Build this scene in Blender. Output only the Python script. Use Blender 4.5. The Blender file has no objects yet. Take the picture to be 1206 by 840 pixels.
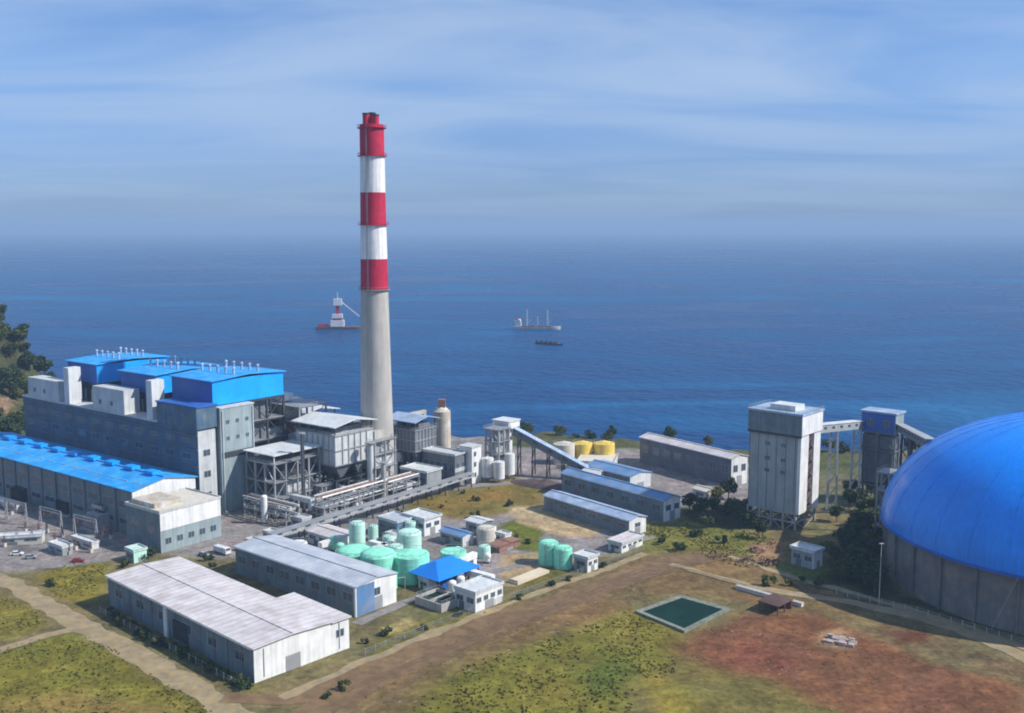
import bpy, bmesh, math, random
import numpy as np
from mathutils import Vector, noise as mnoise
random.seed(7)
C = bpy.data.collections.new("scene"); S = bpy.context.scene
S.collection.children.link(C)

# ------------------------------------------------------------ camera, light, exposure
FPX, HCAM, HY = 1200.0, 120.0, 268.0          # focal length in photo pixels, drone height, horizon row
PITCH = math.atan((420-HY)/FPX); CP, SP = math.cos(PITCH), math.sin(PITCH)
cd = bpy.data.cameras.new("camera"); cam = bpy.data.objects.new("camera", cd); C.objects.link(cam)
cam.location = (0, 0, HCAM); cam.rotation_euler = (math.pi/2-PITCH, 0, 0)
cd.sensor_width = 36; cd.lens = 36*FPX/1206; cd.clip_start = 1; cd.clip_end = 200000
S.camera = cam
SUN_AZ, SUN_EL = math.radians(-8), math.radians(41)
sd = bpy.data.lights.new("sun", 'SUN'); sun = bpy.data.objects.new("sun", sd); C.objects.link(sun)
sd.energy = 5.0; sd.angle = math.radians(0.53); sd.color = (1, .955, .89)
sv = Vector((math.cos(SUN_EL)*math.cos(SUN_AZ), math.cos(SUN_EL)*math.sin(SUN_AZ), math.sin(SUN_EL)))
sun.rotation_euler = sv.to_track_quat('Z', 'Y').to_euler(); sun.location = (200, 0, 400)
w = bpy.data.worlds.new("World"); S.world = w; w.use_nodes = True
nt = w.node_tree; nt.nodes.clear(); N = nt.nodes.new; LK = nt.links.new
out = N('ShaderNodeOutputWorld'); bg = N('ShaderNodeBackground'); LK(bg.outputs[0], out.inputs[0])
sky = N('ShaderNodeTexSky'); sky.sky_type = 'NISHITA'; sky.sun_disc = False
sky.sun_elevation = SUN_EL; sky.sun_rotation = math.pi/2 - SUN_AZ
sky.air_density = 1.0; sky.dust_density = .15; sky.ozone_density = 3.0; sky.altitude = 100
bg.inputs[1].default_value = 0.115
tc = N('ShaderNodeTexCoord'); sep = N('ShaderNodeSeparateXYZ'); LK(tc.outputs['Generated'], sep.inputs[0])
# thin cirrus: direction projected on a high flat layer
zc = N('ShaderNodeMath'); zc.operation = 'ADD'; zc.inputs[1].default_value = .09; LK(sep.outputs[2], zc.inputs[0])
zm = N('ShaderNodeMath'); zm.operation = 'MAXIMUM'; zm.inputs[1].default_value = .03; LK(zc.outputs[0], zm.inputs[0])
dv = N('ShaderNodeVectorMath'); dv.operation = 'DIVIDE'; LK(tc.outputs['Generated'], dv.inputs[0])
cb = N('ShaderNodeCombineXYZ'); [LK(zm.outputs[0], cb.inputs[i]) for i in range(3)]; LK(cb.outputs[0], dv.inputs[1])
mp = N('ShaderNodeMapping'); mp.inputs['Rotation'].default_value = (0, 0, .35); mp.inputs['Scale'].default_value = (.27, .46, 0); LK(dv.outputs[0], mp.inputs[0])
cn = N('ShaderNodeTexNoise'); cn.inputs['Scale'].default_value = 1.6; cn.inputs['Detail'].default_value = 6; cn.inputs['Roughness'].default_value = .52
cn.inputs['Distortion'].default_value = .7; LK(mp.outputs[0], cn.inputs[0])
cr = N('ShaderNodeValToRGB'); cr.color_ramp.elements[0].position = .27; cr.color_ramp.elements[1].position = .68
cr.color_ramp.elements[1].color = (.75, .75, .75, 1); cr.color_ramp.interpolation = 'EASE'; LK(cn.outputs[0], cr.inputs[0])
fd_ = N('ShaderNodeMapRange'); fd_.inputs[1].default_value = .02; fd_.inputs[2].default_value = .13; fd_.inputs[3].default_value = .5; fd_.inputs[4].default_value = 1; LK(sep.outputs[2], fd_.inputs[0])
cf = N('ShaderNodeMath'); cf.operation = 'MULTIPLY'; LK(cr.outputs[0], cf.inputs[0]); LK(fd_.outputs[0], cf.inputs[1])
hue = N('ShaderNodeMixRGB'); hue.blend_type = 'MULTIPLY'; hue.inputs[0].default_value = 1; hr = N('ShaderNodeValToRGB'); LK(sep.outputs[2], hr.inputs[0]); he = hr.color_ramp.elements
he[0].position = 0; he[0].color = (.27, .39, .68, 1); he[1].position = .5; he[1].color = (.55, .78, 1, 1)
q_ = he.new(.06); q_.color = (.37, .50, .86, 1); q_ = he.new(.14); q_.color = (.50, .67, .98, 1); LK(hr.outputs[0], hue.inputs[2])
LK(sky.outputs[0], hue.inputs[1])
mx = N('ShaderNodeMixRGB'); LK(cf.outputs[0], mx.inputs[0]); LK(hue.outputs[0], mx.inputs[1]); mx.inputs[2].default_value = (3.45, 4.5, 6.1, 1)
LK(mx.outputs[0], bg.inputs[0])
S.view_settings.view_transform = 'Standard'; S.view_settings.look = 'None'
S.view_settings.exposure = 0.25; S.view_settings.gamma = 1
S.cycles.filter_width = 1.9
S.cycles.volume_bounces = 0; S.cycles.max_bounces = 6

# ------------------------------------------------------------ helpers
def G(x, y, z=0.0):
    """ground point that shows at photo pixel x, y"""
    u = (x-603)/FPX; v = (420-y)/FPX
    d = (u, CP+v*SP, -SP+v*CP); t = (z-HCAM)/d[2]
    return (d[0]*t, d[1]*t)

def mat(name, col, rough=.8, metal=0, var=.18, scale=.12, streak=0, ribs=0, bump=0, spec=.3, two=None, tw=(.45, .62)):
    """procedural paint / sheet / concrete with weathering noise, vertical streaks and sheet seams"""
    m = bpy.data.materials.new(name); m.use_nodes = True; n = m.node_tree.nodes; l = m.node_tree.links
    b = n['Principled BSDF']; b.inputs['Roughness'].default_value = rough; b.inputs['Metallic'].default_value = metal
    b.inputs['Specular IOR Level'].default_value = spec
    t = n.new('ShaderNodeTexCoord')
    a = n.new('ShaderNodeTexNoise'); a.inputs['Scale'].default_value = scale; a.inputs['Detail'].default_value = 7; a.inputs['Roughness'].default_value = .65
    l.new(t.outputs['Object'], a.inputs[0])
    r = n.new('ShaderNodeMapRange'); r.inputs[1].default_value = .3; r.inputs[2].default_value = .7
    r.inputs[3].default_value = 1-var; r.inputs[4].default_value = 1+var*.6; l.new(a.outputs[0], r.inputs[0])
    last = r.outputs[0]
    def mul(o):
        nonlocal last
        k = n.new('ShaderNodeMath'); k.operation = 'MULTIPLY'; l.new(last, k.inputs[0]); l.new(o, k.inputs[1]); last = k.outputs[0]
    if streak:
        mp = n.new('ShaderNodeMapping'); mp.inputs['Scale'].default_value = (1, 1, .07); l.new(t.outputs['Object'], mp.inputs[0])
        s = n.new('ShaderNodeTexNoise'); s.inputs['Scale'].default_value = .9; s.inputs['Detail'].default_value = 4; l.new(mp.outputs[0], s.inputs[0])
        q = n.new('ShaderNodeMapRange'); q.inputs[1].default_value = .35; q.inputs[2].default_value = .7; q.inputs[3].default_value = 1; q.inputs[4].default_value = 1-streak
        l.new(s.outputs[0], q.inputs[0]); mul(q.outputs[0])
    if ribs:
        wv = n.new('ShaderNodeTexWave'); wv.wave_type = 'BANDS'; wv.bands_direction = 'X'; wv.inputs['Scale'].default_value = ribs; wv.inputs['Distortion'].default_value = .3
        l.new(t.outputs['Object'], wv.inputs[0])
        q = n.new('ShaderNodeMapRange'); q.inputs[1].default_value = .0; q.inputs[2].default_value = .25; q.inputs[3].default_value = .8; q.inputs[4].default_value = 1
        l.new(wv.outputs[1], q.inputs[0]); mul(q.outputs[0])
    mc = n.new('ShaderNodeMixRGB'); mc.blend_type = 'MULTIPLY'; mc.inputs[0].default_value = 1; mc.inputs[1].default_value = (*col, 1)
    if two:
        a2 = n.new('ShaderNodeTexNoise'); a2.inputs['Scale'].default_value = scale*2.3; a2.inputs['Detail'].default_value = 5; l.new(t.outputs['Object'], a2.inputs[0])
        r2 = n.new('ShaderNodeMapRange'); r2.inputs[1].default_value = tw[0]; r2.inputs[2].default_value = tw[1]; l.new(a2.outputs[0], r2.inputs[0])
        m2 = n.new('ShaderNodeMixRGB'); m2.inputs[1].default_value = (*col, 1); m2.inputs[2].default_value = (*two, 1); l.new(r2.outputs[0], m2.inputs[0]); l.new(m2.outputs[0], mc.inputs[1])
    l.new(last, mc.inputs[2]); l.new(mc.outputs[0], b.inputs['Base Color'])
    if bump:
        bp = n.new('ShaderNodeBump'); bp.inputs['Strength'].default_value = bump; bp.inputs['Distance'].default_value = .3; l.new(a.outputs[0], bp.inputs['Height']); l.new(bp.outputs[0], b.inputs['Normal'])
    return m
M = dict(
 white=mat('white_paint', (.78, .78, .76), .6, streak=.22, scale=.2),
 cream=mat('cream_render', (.62, .58, .5), .85, streak=.2),
 offw=mat('offwhite_sheet', (.66, .68, .68), .5, streak=.25, ribs=.0),
 grey=mat('grey_sheet', (.40, .42, .43), .55, streak=.25, ribs=.35, var=.2),
 lgrey=mat('light_grey_sheet', (.55, .57, .57), .55, streak=.25, var=.22),
 dgrey=mat('dark_grey_sheet', (.17, .19, .21), .6, streak=.25, var=.3),
 navy=mat('navy_grey_cladding', (.075, .135, .21), .55, streak=.25, var=.35, scale=.08, two=(.12, .17, .2)),
 slate=mat('slate_cladding', (.17, .23, .27), .6, streak=.3, var=.3, two=(.22, .25, .25)),
 teal=mat('teal_grey_cladding', (.30, .37, .385), .55, streak=.25, var=.22),
 conc=mat('concrete', (.44, .42, .385), .9, streak=.3, var=.2, bump=.2),
 dconc=mat('stained_concrete', (.19, .19, .185), .9, streak=.2, var=.25, two=(.26, .23, .2)),
 froof=mat('dusty_white_roof', (.60, .56, .56), .7, var=.22, scale=.09, ribs=.11, two=(.5, .45, .44)),
 groof=mat('grey_roof_sheet', (.42, .46, .52), .55, var=.22, scale=.1, ribs=.16, two=(.5, .52, .55)),
 lroof=mat('pale_blue_roof_sheet', (.36, .46, .62), .5, var=.25, ribs=.2, two=(.3, .37, .46)),
 broof=mat('blue_roof_sheet', (.02, .33, .82), .5, var=.3, scale=.1, ribs=.16, two=(.07, .38, .72)),
 bright=mat('bright_blue_sheet', (.01, .34, .88), .4, var=.2, ribs=.3),
 dblue=mat('deep_blue_sheet', (.03, .12, .42), .5, var=.25),
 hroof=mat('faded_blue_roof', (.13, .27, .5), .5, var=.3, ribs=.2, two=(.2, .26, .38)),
 red=mat('red_band_paint', (.52, .012, .055), .6, var=.25, streak=.35, scale=.3),
 wband=mat('white_band_paint', (.82, .8, .8), .6, var=.12, streak=.3, scale=.3),
 steel=mat('galvanised_steel', (.34, .35, .36), .5, .3, var=.25),
 dsteel=mat('dark_steel', (.06, .065, .075), .6, .3, var=.3),
 rust=mat('rusty_steel', (.26, .14, .10), .8, var=.35, scale=.5),
 mint=mat('mint_green_paint', (.30, .82, .60), .5, var=.15, streak=.25, scale=.4),
 pmint=mat('pale_mint_paint', (.52, .82, .70), .5, var=.15, streak=.2),
 yellow=mat('yellow_tank_paint', (.85, .62, .12), .55, var=.15, streak=.25),
 tan=mat('tan_render', (.52, .44, .33), .85, var=.2, streak=.3, two=(.6, .58, .55)),
 black=mat('dark_opening', (.02, .024, .03), .5, var=.2),
 glass=mat('window_glass', (.05, .08, .11), .15, var=.2, spec=.7),
 coal=mat('coal', (.028, .028, .03), .9, var=.4, scale=.4, bump=.6),
 brick=mat('brick_dark', (.16, .07, .055), .9, var=.3),
 orange=mat('ship_orange', (.45, .14, .05), .6),
 hull=mat('ship_hull', (.02, .045, .07), .5), deckc=mat('deck_paint', (.18, .09, .06), .8),
 pond=None, bark=mat('bark', (.11, .08, .055), .95),
)
def leafmat(name, c1, c2):
    m = mat(name, c1, .75, var=.35, scale=.5, two=c2, spec=.2); return m
LEAF = [leafmat('leaf_dark', (.030, .055, .016), (.055, .085, .022)), leafmat('leaf_olive', (.08, .10, .022), (.05, .07, .02)), leafmat('leaf_dry', (.13, .12, .022), (.09, .10, .02))]

class MB:
    def __init__(s): s.v = []; s.f = []; s.mi = []
    def add(s, vs, fs, mi=0):
        o = len(s.v); s.v += [tuple(q) for q in vs]; s.f += [tuple(o+i for i in f) for f in fs]; s.mi += [mi]*len(fs); return s
    def box(s, x0, y0, z0, x1, y1, z1, mi=0):
        if x0 > x1: x0, x1 = x1, x0
        if y0 > y1: y0, y1 = y1, y0
        return s.add([(x0,y0,z0),(x1,y0,z0),(x1,y1,z0),(x0,y1,z0),(x0,y0,z1),(x1,y0,z1),(x1,y1,z1),(x0,y1,z1)],
                     [(0,3,2,1),(4,5,6,7),(0,1,5,4),(1,2,6,5),(2,3,7,6),(3,0,4,7)], mi)
    def cyl(s, x, y, z0, z1, r0, r1=None, n=20, caps=True):
        r1 = r0 if r1 is None else r1
        a = [2*math.pi*i/n for i in range(n)]
        vs = [(x+r0*math.cos(t), y+r0*math.sin(t), z0) for t in a]+[(x+r1*math.cos(t), y+r1*math.sin(t), z1) for t in a]
        fs = [(i, (i+1) % n, n+(i+1) % n, n+i) for i in range(n)]
        if caps: fs += [tuple(range(n-1, -1, -1)), tuple(range(n, 2*n))]
        return s.add(vs, fs)
    def dome(s, x, y, z, r, h, n=24, k=6, a0=0):
        rings = []
        for j in range(k):
            t = a0+(math.pi/2-a0)*j/k
            rings.append([(x+r*math.cos(t)*math.cos(2*math.pi*i/n), y+r*math.cos(t)*math.sin(2*math.pi*i/n), z+h*math.sin(t)) for i in range(n)])
        vs = [q for g in rings for q in g]+[(x, y, z+h)]
        fs = [(j*n+i, j*n+(i+1) % n, (j+1)*n+(i+1) % n, (j+1)*n+i) for j in range(k-1) for i in range(n)]
        fs += [((k-1)*n+i, (k-1)*n+(i+1) % n, k*n) for i in range(n)]
        return s.add(vs, fs)
    def bar(s, p, q, w, h=None, n=4):
        h = w if h is None else h
        p = Vector(p); q = Vector(q); d = (q-p).normalized()
        up = Vector((0, 0, 1)) if abs(d.z) < .95 else Vector((1, 0, 0))
        a = d.cross(up).normalized(); b = a.cross(d).normalized()
        if n == 4: off = [a*w/2+b*h/2, -a*w/2+b*h/2, -a*w/2-b*h/2, a*w/2-b*h/2]
        else: off = [a*math.cos(2*math.pi*i/n)*w/2+b*math.sin(2*math.pi*i/n)*h/2 for i in range(n)]
        vs = [p+o for o in off]+[q+o for o in off]; m = len(off)
        return s.add(vs, [(i, (i+1) % m, m+(i+1) % m, m+i) for i in range(m)]+[tuple(range(m-1, -1, -1)), tuple(range(m, 2*m))])
    def prism(s, pts, y0, y1):
        """polygon in x,z swept along y"""
        n = len(pts); vs = [(a, y0, b) for a, b in pts]+[(a, y1, b) for a, b in pts]
        return s.add(vs, [(i, (i+1) % n, n+(i+1) % n, n+i) for i in range(n)]+[tuple(range(n-1, -1, -1)), tuple(range(n, 2*n))])
    def prismx(s, pts, x0, x1):
        n = len(pts); vs = [(x0, a, b) for a, b in pts]+[(x1, a, b) for a, b in pts]
        return s.add(vs, [(i, (i+1) % n, n+(i+1) % n, n+i) for i in range(n)]+[tuple(range(n-1, -1, -1)), tuple(range(n, 2*n))])
    def build(s, name, m, parent=None, smooth=False, loc=None):
        me = bpy.data.meshes.new(name); me.from_pydata(s.v, [], s.f)
        for x in (m if isinstance(m, (list, tuple)) else [m]): me.materials.append(M[x] if isinstance(x, str) else x)
        if isinstance(m, (list, tuple)): me.polygons.foreach_set('material_index', s.mi)
        bm = bmesh.new(); bm.from_mesh(me); bmesh.ops.recalc_face_normals(bm, faces=bm.faces); bm.to_mesh(me); bm.free()
        if smooth:
            me.polygons.foreach_set('use_smooth', [True]*len(me.polygons))
            try: me.set_sharp_from_angle(angle=math.radians(40))
            except Exception: pass
        o = bpy.data.objects.new(name, me); C.objects.link(o)
        if parent: o.parent = parent
        if loc: o.location = loc
        return o

def thing(name, label, cat, xy, rot=0, group=None, z=0):
    o = bpy.data.objects.new(name, None); C.objects.link(o); o.empty_display_size = 1
    o.location = (xy[0], xy[1], z); o.rotation_euler = (0, 0, math.radians(rot)); o['label'] = label; o['category'] = cat
    if group: o['group'] = group
    return o
def tag(o, label, cat, group=None):
    o['label'] = label; o['category'] = cat
    if group: o['group'] = group
    return o
def struct(o, kind='structure'): o['kind'] = kind; return o
KIDS = {}
def dup(root, xy, rot=None, label=None, scale=None, z=None):
    kids = [o for o in C.objects if o.parent == root]
    r = root.copy(); C.objects.link(r); r.location = (xy[0], xy[1], root.location.z if z is None else z)
    if rot is not None: r.rotation_euler = (0, 0, math.radians(rot))
    if label: r['label'] = label
    if scale: r.scale = (scale,)*3 if not isinstance(scale, tuple) else scale
    for ch in kids:
        c = ch.copy(); C.objects.link(c); c.parent = r
        for g in [o for o in C.objects if o.parent == ch]:
            d = g.copy(); C.objects.link(d); d.parent = c
    return r
def off(xy, rot, u, v):
    a = math.radians(rot); return (xy[0]+u*math.cos(a)-v*math.sin(a), xy[1]+u*math.sin(a)+v*math.cos(a))

def pane(parent, x0, z0, x1, z1, y=0, side='L', name='window', m='glass'):
    """window set in a frame; side L = the long face at local y, R = the gable at local x=y"""
    b = MB(); f = MB(); t = .12
    for (a0, c0, a1, c1) in ((x0-t, z0-t, x1+t, z0), (x0-t, z1, x1+t, z1+t), (x0-t, z0, x0, z1), (x1, z0, x1+t, z1), ((x0+x1)/2-t/2, z0, (x0+x1)/2+t/2, z1)):
        if side == 'L': f.box(a0, y-.10, c0, a1, y+.02, c1)
        else: f.box(y-.02, a0, c0, y+.10, a1, c1)
    if side == 'L': b.box(x0, y-.05, z0, x1, y+.02, z1)
    else: b.box(y-.02, x0, z0, y+.05, x1, z1)
    o = b.build(name, m, parent); f.build('frame', 'grey', o); return o

def shed(name, label, cat, xy, rot, lu, lv, h, wall='grey', gable=None, roof='groof', rise=1.2, style='gable', over=.5, nwin=0, gwin=0, door=True, gdoor=True, vents=0, group=None, z=0, band=None):
    """building with its near corner at xy, running lu back along -x and lv along +y; ridge along x"""
    t = thing(name, label, cat, xy, rot, group, z)
    gable = gable or wall
    th = .3
    MB().box(-lu, 0, -1, -th, th, h).build('wall', wall, t)
    MB().box(-lu, lv-th, -1, -th, lv, h).build('wall', wall, t)
    for (xa, xb) in ((-th+.002, 0), (-lu, -lu+th)):
        y0, y1 = (0, lv) if xa > -1 else (th, lv-th)
        pts = [(y0, -1), (y1, -1), (y1, h), (lv/2, h+(rise if style == 'gable' else 0)), (y0, h)]
        MB().prismx(pts, xa, xb).build('gable_wall', gable, t)
    r = MB()
    if style == 'gable':
        for s in (0, 1):
            ya = -over if s == 0 else lv+over; dz = rise/(lv/2)*over
            r.prismx([(ya, h-dz+.05), (lv/2, h+rise+.05), (lv/2, h+rise+.3), (ya, h-dz+.3)], -lu-over, over)
        rf = r.build('roof', roof, t)
        MB().box(-lu-over, lv/2-.4, h+rise+.28, over, lv/2+.4, h+rise+.5).build('ridge_cap', roof, rf)
    else:
        r.box(-lu-over, -over, h+.002, over, lv+over, h+.35); rf = r.build('roof', roof, t)
        p = MB(); hh = h+.9
        p.box(-lu-over, -over, h+.352, over, -over+.25, hh); p.box(-lu-over, lv+over-.25, h+.352, over, lv+over, hh)
        p.box(over-.25, -over+.25, h+.352, over, lv+over-.25, hh); p.box(-lu-over, -over+.25, h+.352, -lu-over+.25, lv+over-.25, hh)
        p.build('parapet', 'lgrey', rf)
    g = MB(); g.bar((-lu, -over-.1, h-.1), (0, -over-.1, h-.1), .25); g.build('gutter', 'lgrey', rf)
    for i in range(nwin):
        x = -lu+(i+.5)*lu/nwin; ww = min(2.2, lu/nwin*.3)
        pane(t, x-ww, h*.45, x+ww, h*.72)
    for i in range(gwin):
        y = (i+.5)*lv/gwin; ww = min(1.4, lv/gwin*.28); pane(t, y-ww, h*.5, y+ww, h*.74, 0, 'R')
    if door:
        for i in range(max(1, int(lu/28))):
            x = -lu+(i+.33)*lu/max(1, int(lu/28)); dw = min(2.2, lu*.12)
            d = MB().box(x-dw, -.06, 0, x+dw, .02, min(4.2, h*.42)).build('door', 'dgrey', t)
    if gdoor:
        dw = min(2.4, lv*.16); MB().box(-.02, lv*.5-dw, 0, .07, lv*.5+dw, min(4.5, h*.45)).build('door', 'steel', t)
    for i in range(vents):
        x = -lu+(i+.5)*lu/vents
        v = MB(); v.cyl(x, lv/2, h+(rise if style == 'gable' else 0)+.3, h+(rise if style == 'gable' else 0)+1.6, .55, n=10); v.cyl(x, lv/2, h+(rise if style == 'gable' else 0)+1.6, h+(rise if style == 'gable' else 0)+2.2, .9, .3, n=10); v.build('roof_vent', 'white', rf)
    if band:
        MB().box(.02, .02, h*band[0], .1, lv-.02, h*band[1]).build('cladding_band', band[2], t)
    return t

def tank(name, label, xy, r, h, body='mint', top='dome', group=None, rail=True, cat='tank', rot=0, legs=0):
    t = thing(name, label, cat, xy, rot, group)
    z0 = legs
    if legs:
        for i in range(4):
            a = math.pi/4+i*math.pi/2; MB().bar((r*.75*math.cos(a), r*.75*math.sin(a), -.3), (r*.75*math.cos(a), r*.75*math.sin(a), legs), .4).build('leg', 'steel', t)
    MB().cyl(0, 0, z0, z0+h, r, n=28).build('shell', body, t, True)
    rr = MB()
    if top == 'dome': rr.dome(0, 0, z0+h+.002, r*.985, r*.28, 28, 5)
    elif top == 'cone': rr.cyl(0, 0, z0+h+.002, z0+h+r*.25, r*.985, .3, 28)
    else: rr.cyl(0, 0, z0+h-.4, z0+h-.1, r*.96, n=28)
    rr.build('roof', body, t, top == 'dome')
    b = MB()
    for k in range(1, 4): b.cyl(0, 0, z0+h*k/4-.08, z0+h*k/4+.08, r+.07, n=28)
    b.build('stiffener_ring', body, t)
    if rail:
        g = MB()
        for i in range(14):
            a = 2*math.pi*i/14; p = (r*.95*math.cos(a), r*.95*math.sin(a)); a2 = 2*math.pi*(i+1)/14; q = (r*.95*math.cos(a2), r*.95*math.sin(a2))
            g.bar((*p, z0+h), (*p, z0+h+1.1), .1); g.bar((*p, z0+h+1.1), (*q, z0+h+1.1), .1)
        g.build('railing', 'steel', t)
    l = MB(); a = -1.9
    for s in (-.3, .3): l.bar((r*1.05*math.cos(a)+s, r*1.05*math.sin(a), 0), (r*1.05*math.cos(a)+s, r*1.05*math.sin(a), z0+h+1), .1)
    for k in range(int(h/1.2)): l.bar((r*1.05*math.cos(a)-.3, r*1.05*math.sin(a), k*1.2+.6), (r*1.05*math.cos(a)+.3, r*1.05*math.sin(a), k*1.2+.6), .08)
    l.build('ladder', 'steel', t)
    return t

def frame_mb(x0, y0, x1, y1, zs, nx, ny, w=.6, brace=True):
    b = MB()
    xs = [x0+(x1-x0)*i/nx for i in range(nx+1)]; ys = [y0+(y1-y0)*i/ny for i in range(ny+1)]
    for x in xs:
        for y in ys: b.box(x-w/2, y-w/2, zs[0], x+w/2, y+w/2, zs[-1])
    for z in zs[1:]:
        for y in ys: b.box(x0, y-w*.35, z-w*.8, x1, y+w*.35, z-.01)
        for x in xs: b.box(x-w*.34, y0, z-w*.81, x+w*.34, y1, z-.012)
    if brace:
        for k in range(len(zs)-1):
            for i in range(nx):
                p, q = (xs[i], xs[i+1]) if (i+k) % 2 else (xs[i+1], xs[i])
                b.bar((p, ys[0], zs[k]), (q, ys[0], zs[k+1]), w*.4)
            for j in range(ny):
                p, q = (ys[j], ys[j+1]) if (j+k) % 2 else (ys[j+1], ys[j])
                b.bar((xs[-1], p, zs[k]), (xs[-1], q, zs[k+1]), w*.4)
    return b
def rail_mb(x0, y0, x1, y1, z, step=3):
    b = MB(); pts = [(x0, y0), (x1, y0), (x1, y1), (x0, y1), (x0, y0)]
    for (a, c), (d, e) in zip(pts, pts[1:]):
        L = math.hypot(d-a, e-c); n = max(1, int(L/step))
        for i in range(n): b.bar((a+(d-a)*i/n, c+(e-c)*i/n, z), (a+(d-a)*i/n, c+(e-c)*i/n, z+1.1), .1)
        b.bar((a, c, z+1.1), (d, e, z+1.1), .1); b.bar((a, c, z+.55), (d, e, z+.55), .07)
    return b

# ------------------------------------------------------------ ground, sea, hills
COAST = [(-900, 560), (-420, 640), (-300, 640), (-230, 640), (-150, 600), (-60, 592), (20, 600), (60, 590), (90, 570), (140, 556), (230, 560), (340, 540), (600, 420), (900, 250)]
def coast_y(x):
    return np.interp(x, [p[0] for p in COAST], [p[1] for p in COAST]) + 6*np.sin(x*.09)+3*np.sin(x*.31+1)
def fbm(X, Y, sc, seed=0, octs=4):
    """value-noise fbm on arrays"""
    out = np.zeros_like(X); amp = 1; tot = 0
    for o in range(octs):
        x = X/sc*(2**o)+seed*17.3; y = Y/sc*(2**o)+seed*9.1
        xi = np.floor(x); yi = np.floor(y); fx = x-xi; fy = y-yi; fx = fx*fx*(3-2*fx); fy = fy*fy*(3-2*fy)
        def h(a, b):
            v = np.sin(a*127.1+b*311.7+seed*74.7)*43758.5453; return v-np.floor(v)
        out += amp*((h(xi, yi)*(1-fx)+h(xi+1, yi)*fx)*(1-fy)+(h(xi, yi+1)*(1-fx)+h(xi+1, yi+1)*fx)*fy); tot += amp; amp *= .5
    return out/tot
def hill(X, Y):
    d = ((X+348)/66)**2+((Y-640)/60)**2
    z = 60*np.exp(-d**3.4)
    d2 = ((X+325)/62)**2+((Y-575)/48)**2
    z = np.maximum(z, 34*np.exp(-d2**1.4))
    d3 = ((X+560)/170)**2+((Y-640)/120)**2
    z = np.maximum(z, 74*np.exp(-d3))
    return z*(.86+.28*fbm(X, Y, 28, 3))
def mound(X, Y):
    z = np.zeros_like(X)
    for (px, py, r1, r2, h) in ((815, 822, 9, 6, 2.6), (905, 735, 8, 4, .9), (960, 812, 16, 6, .8), (1130, 800, 14, 8, 1.2)):
        c = G(px, py); z += h*np.exp(-((X-c[0])/r1)**2-((Y-c[1])/r2)**2)
    return z
def land_h(X, Y):
    cy = coast_y(X); t = np.clip((cy-Y)/14, 0, 1); t = t*t*(3-2*t)
    hl = np.where(X < -240, hill(X, Y), 0)*np.clip((-240-X)/40, 0, 1)
    rough = .25*(fbm(X, Y, 9, 5)-.5)
    return -7+7*t+hl*t+mound(X, Y)+rough*t
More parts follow.
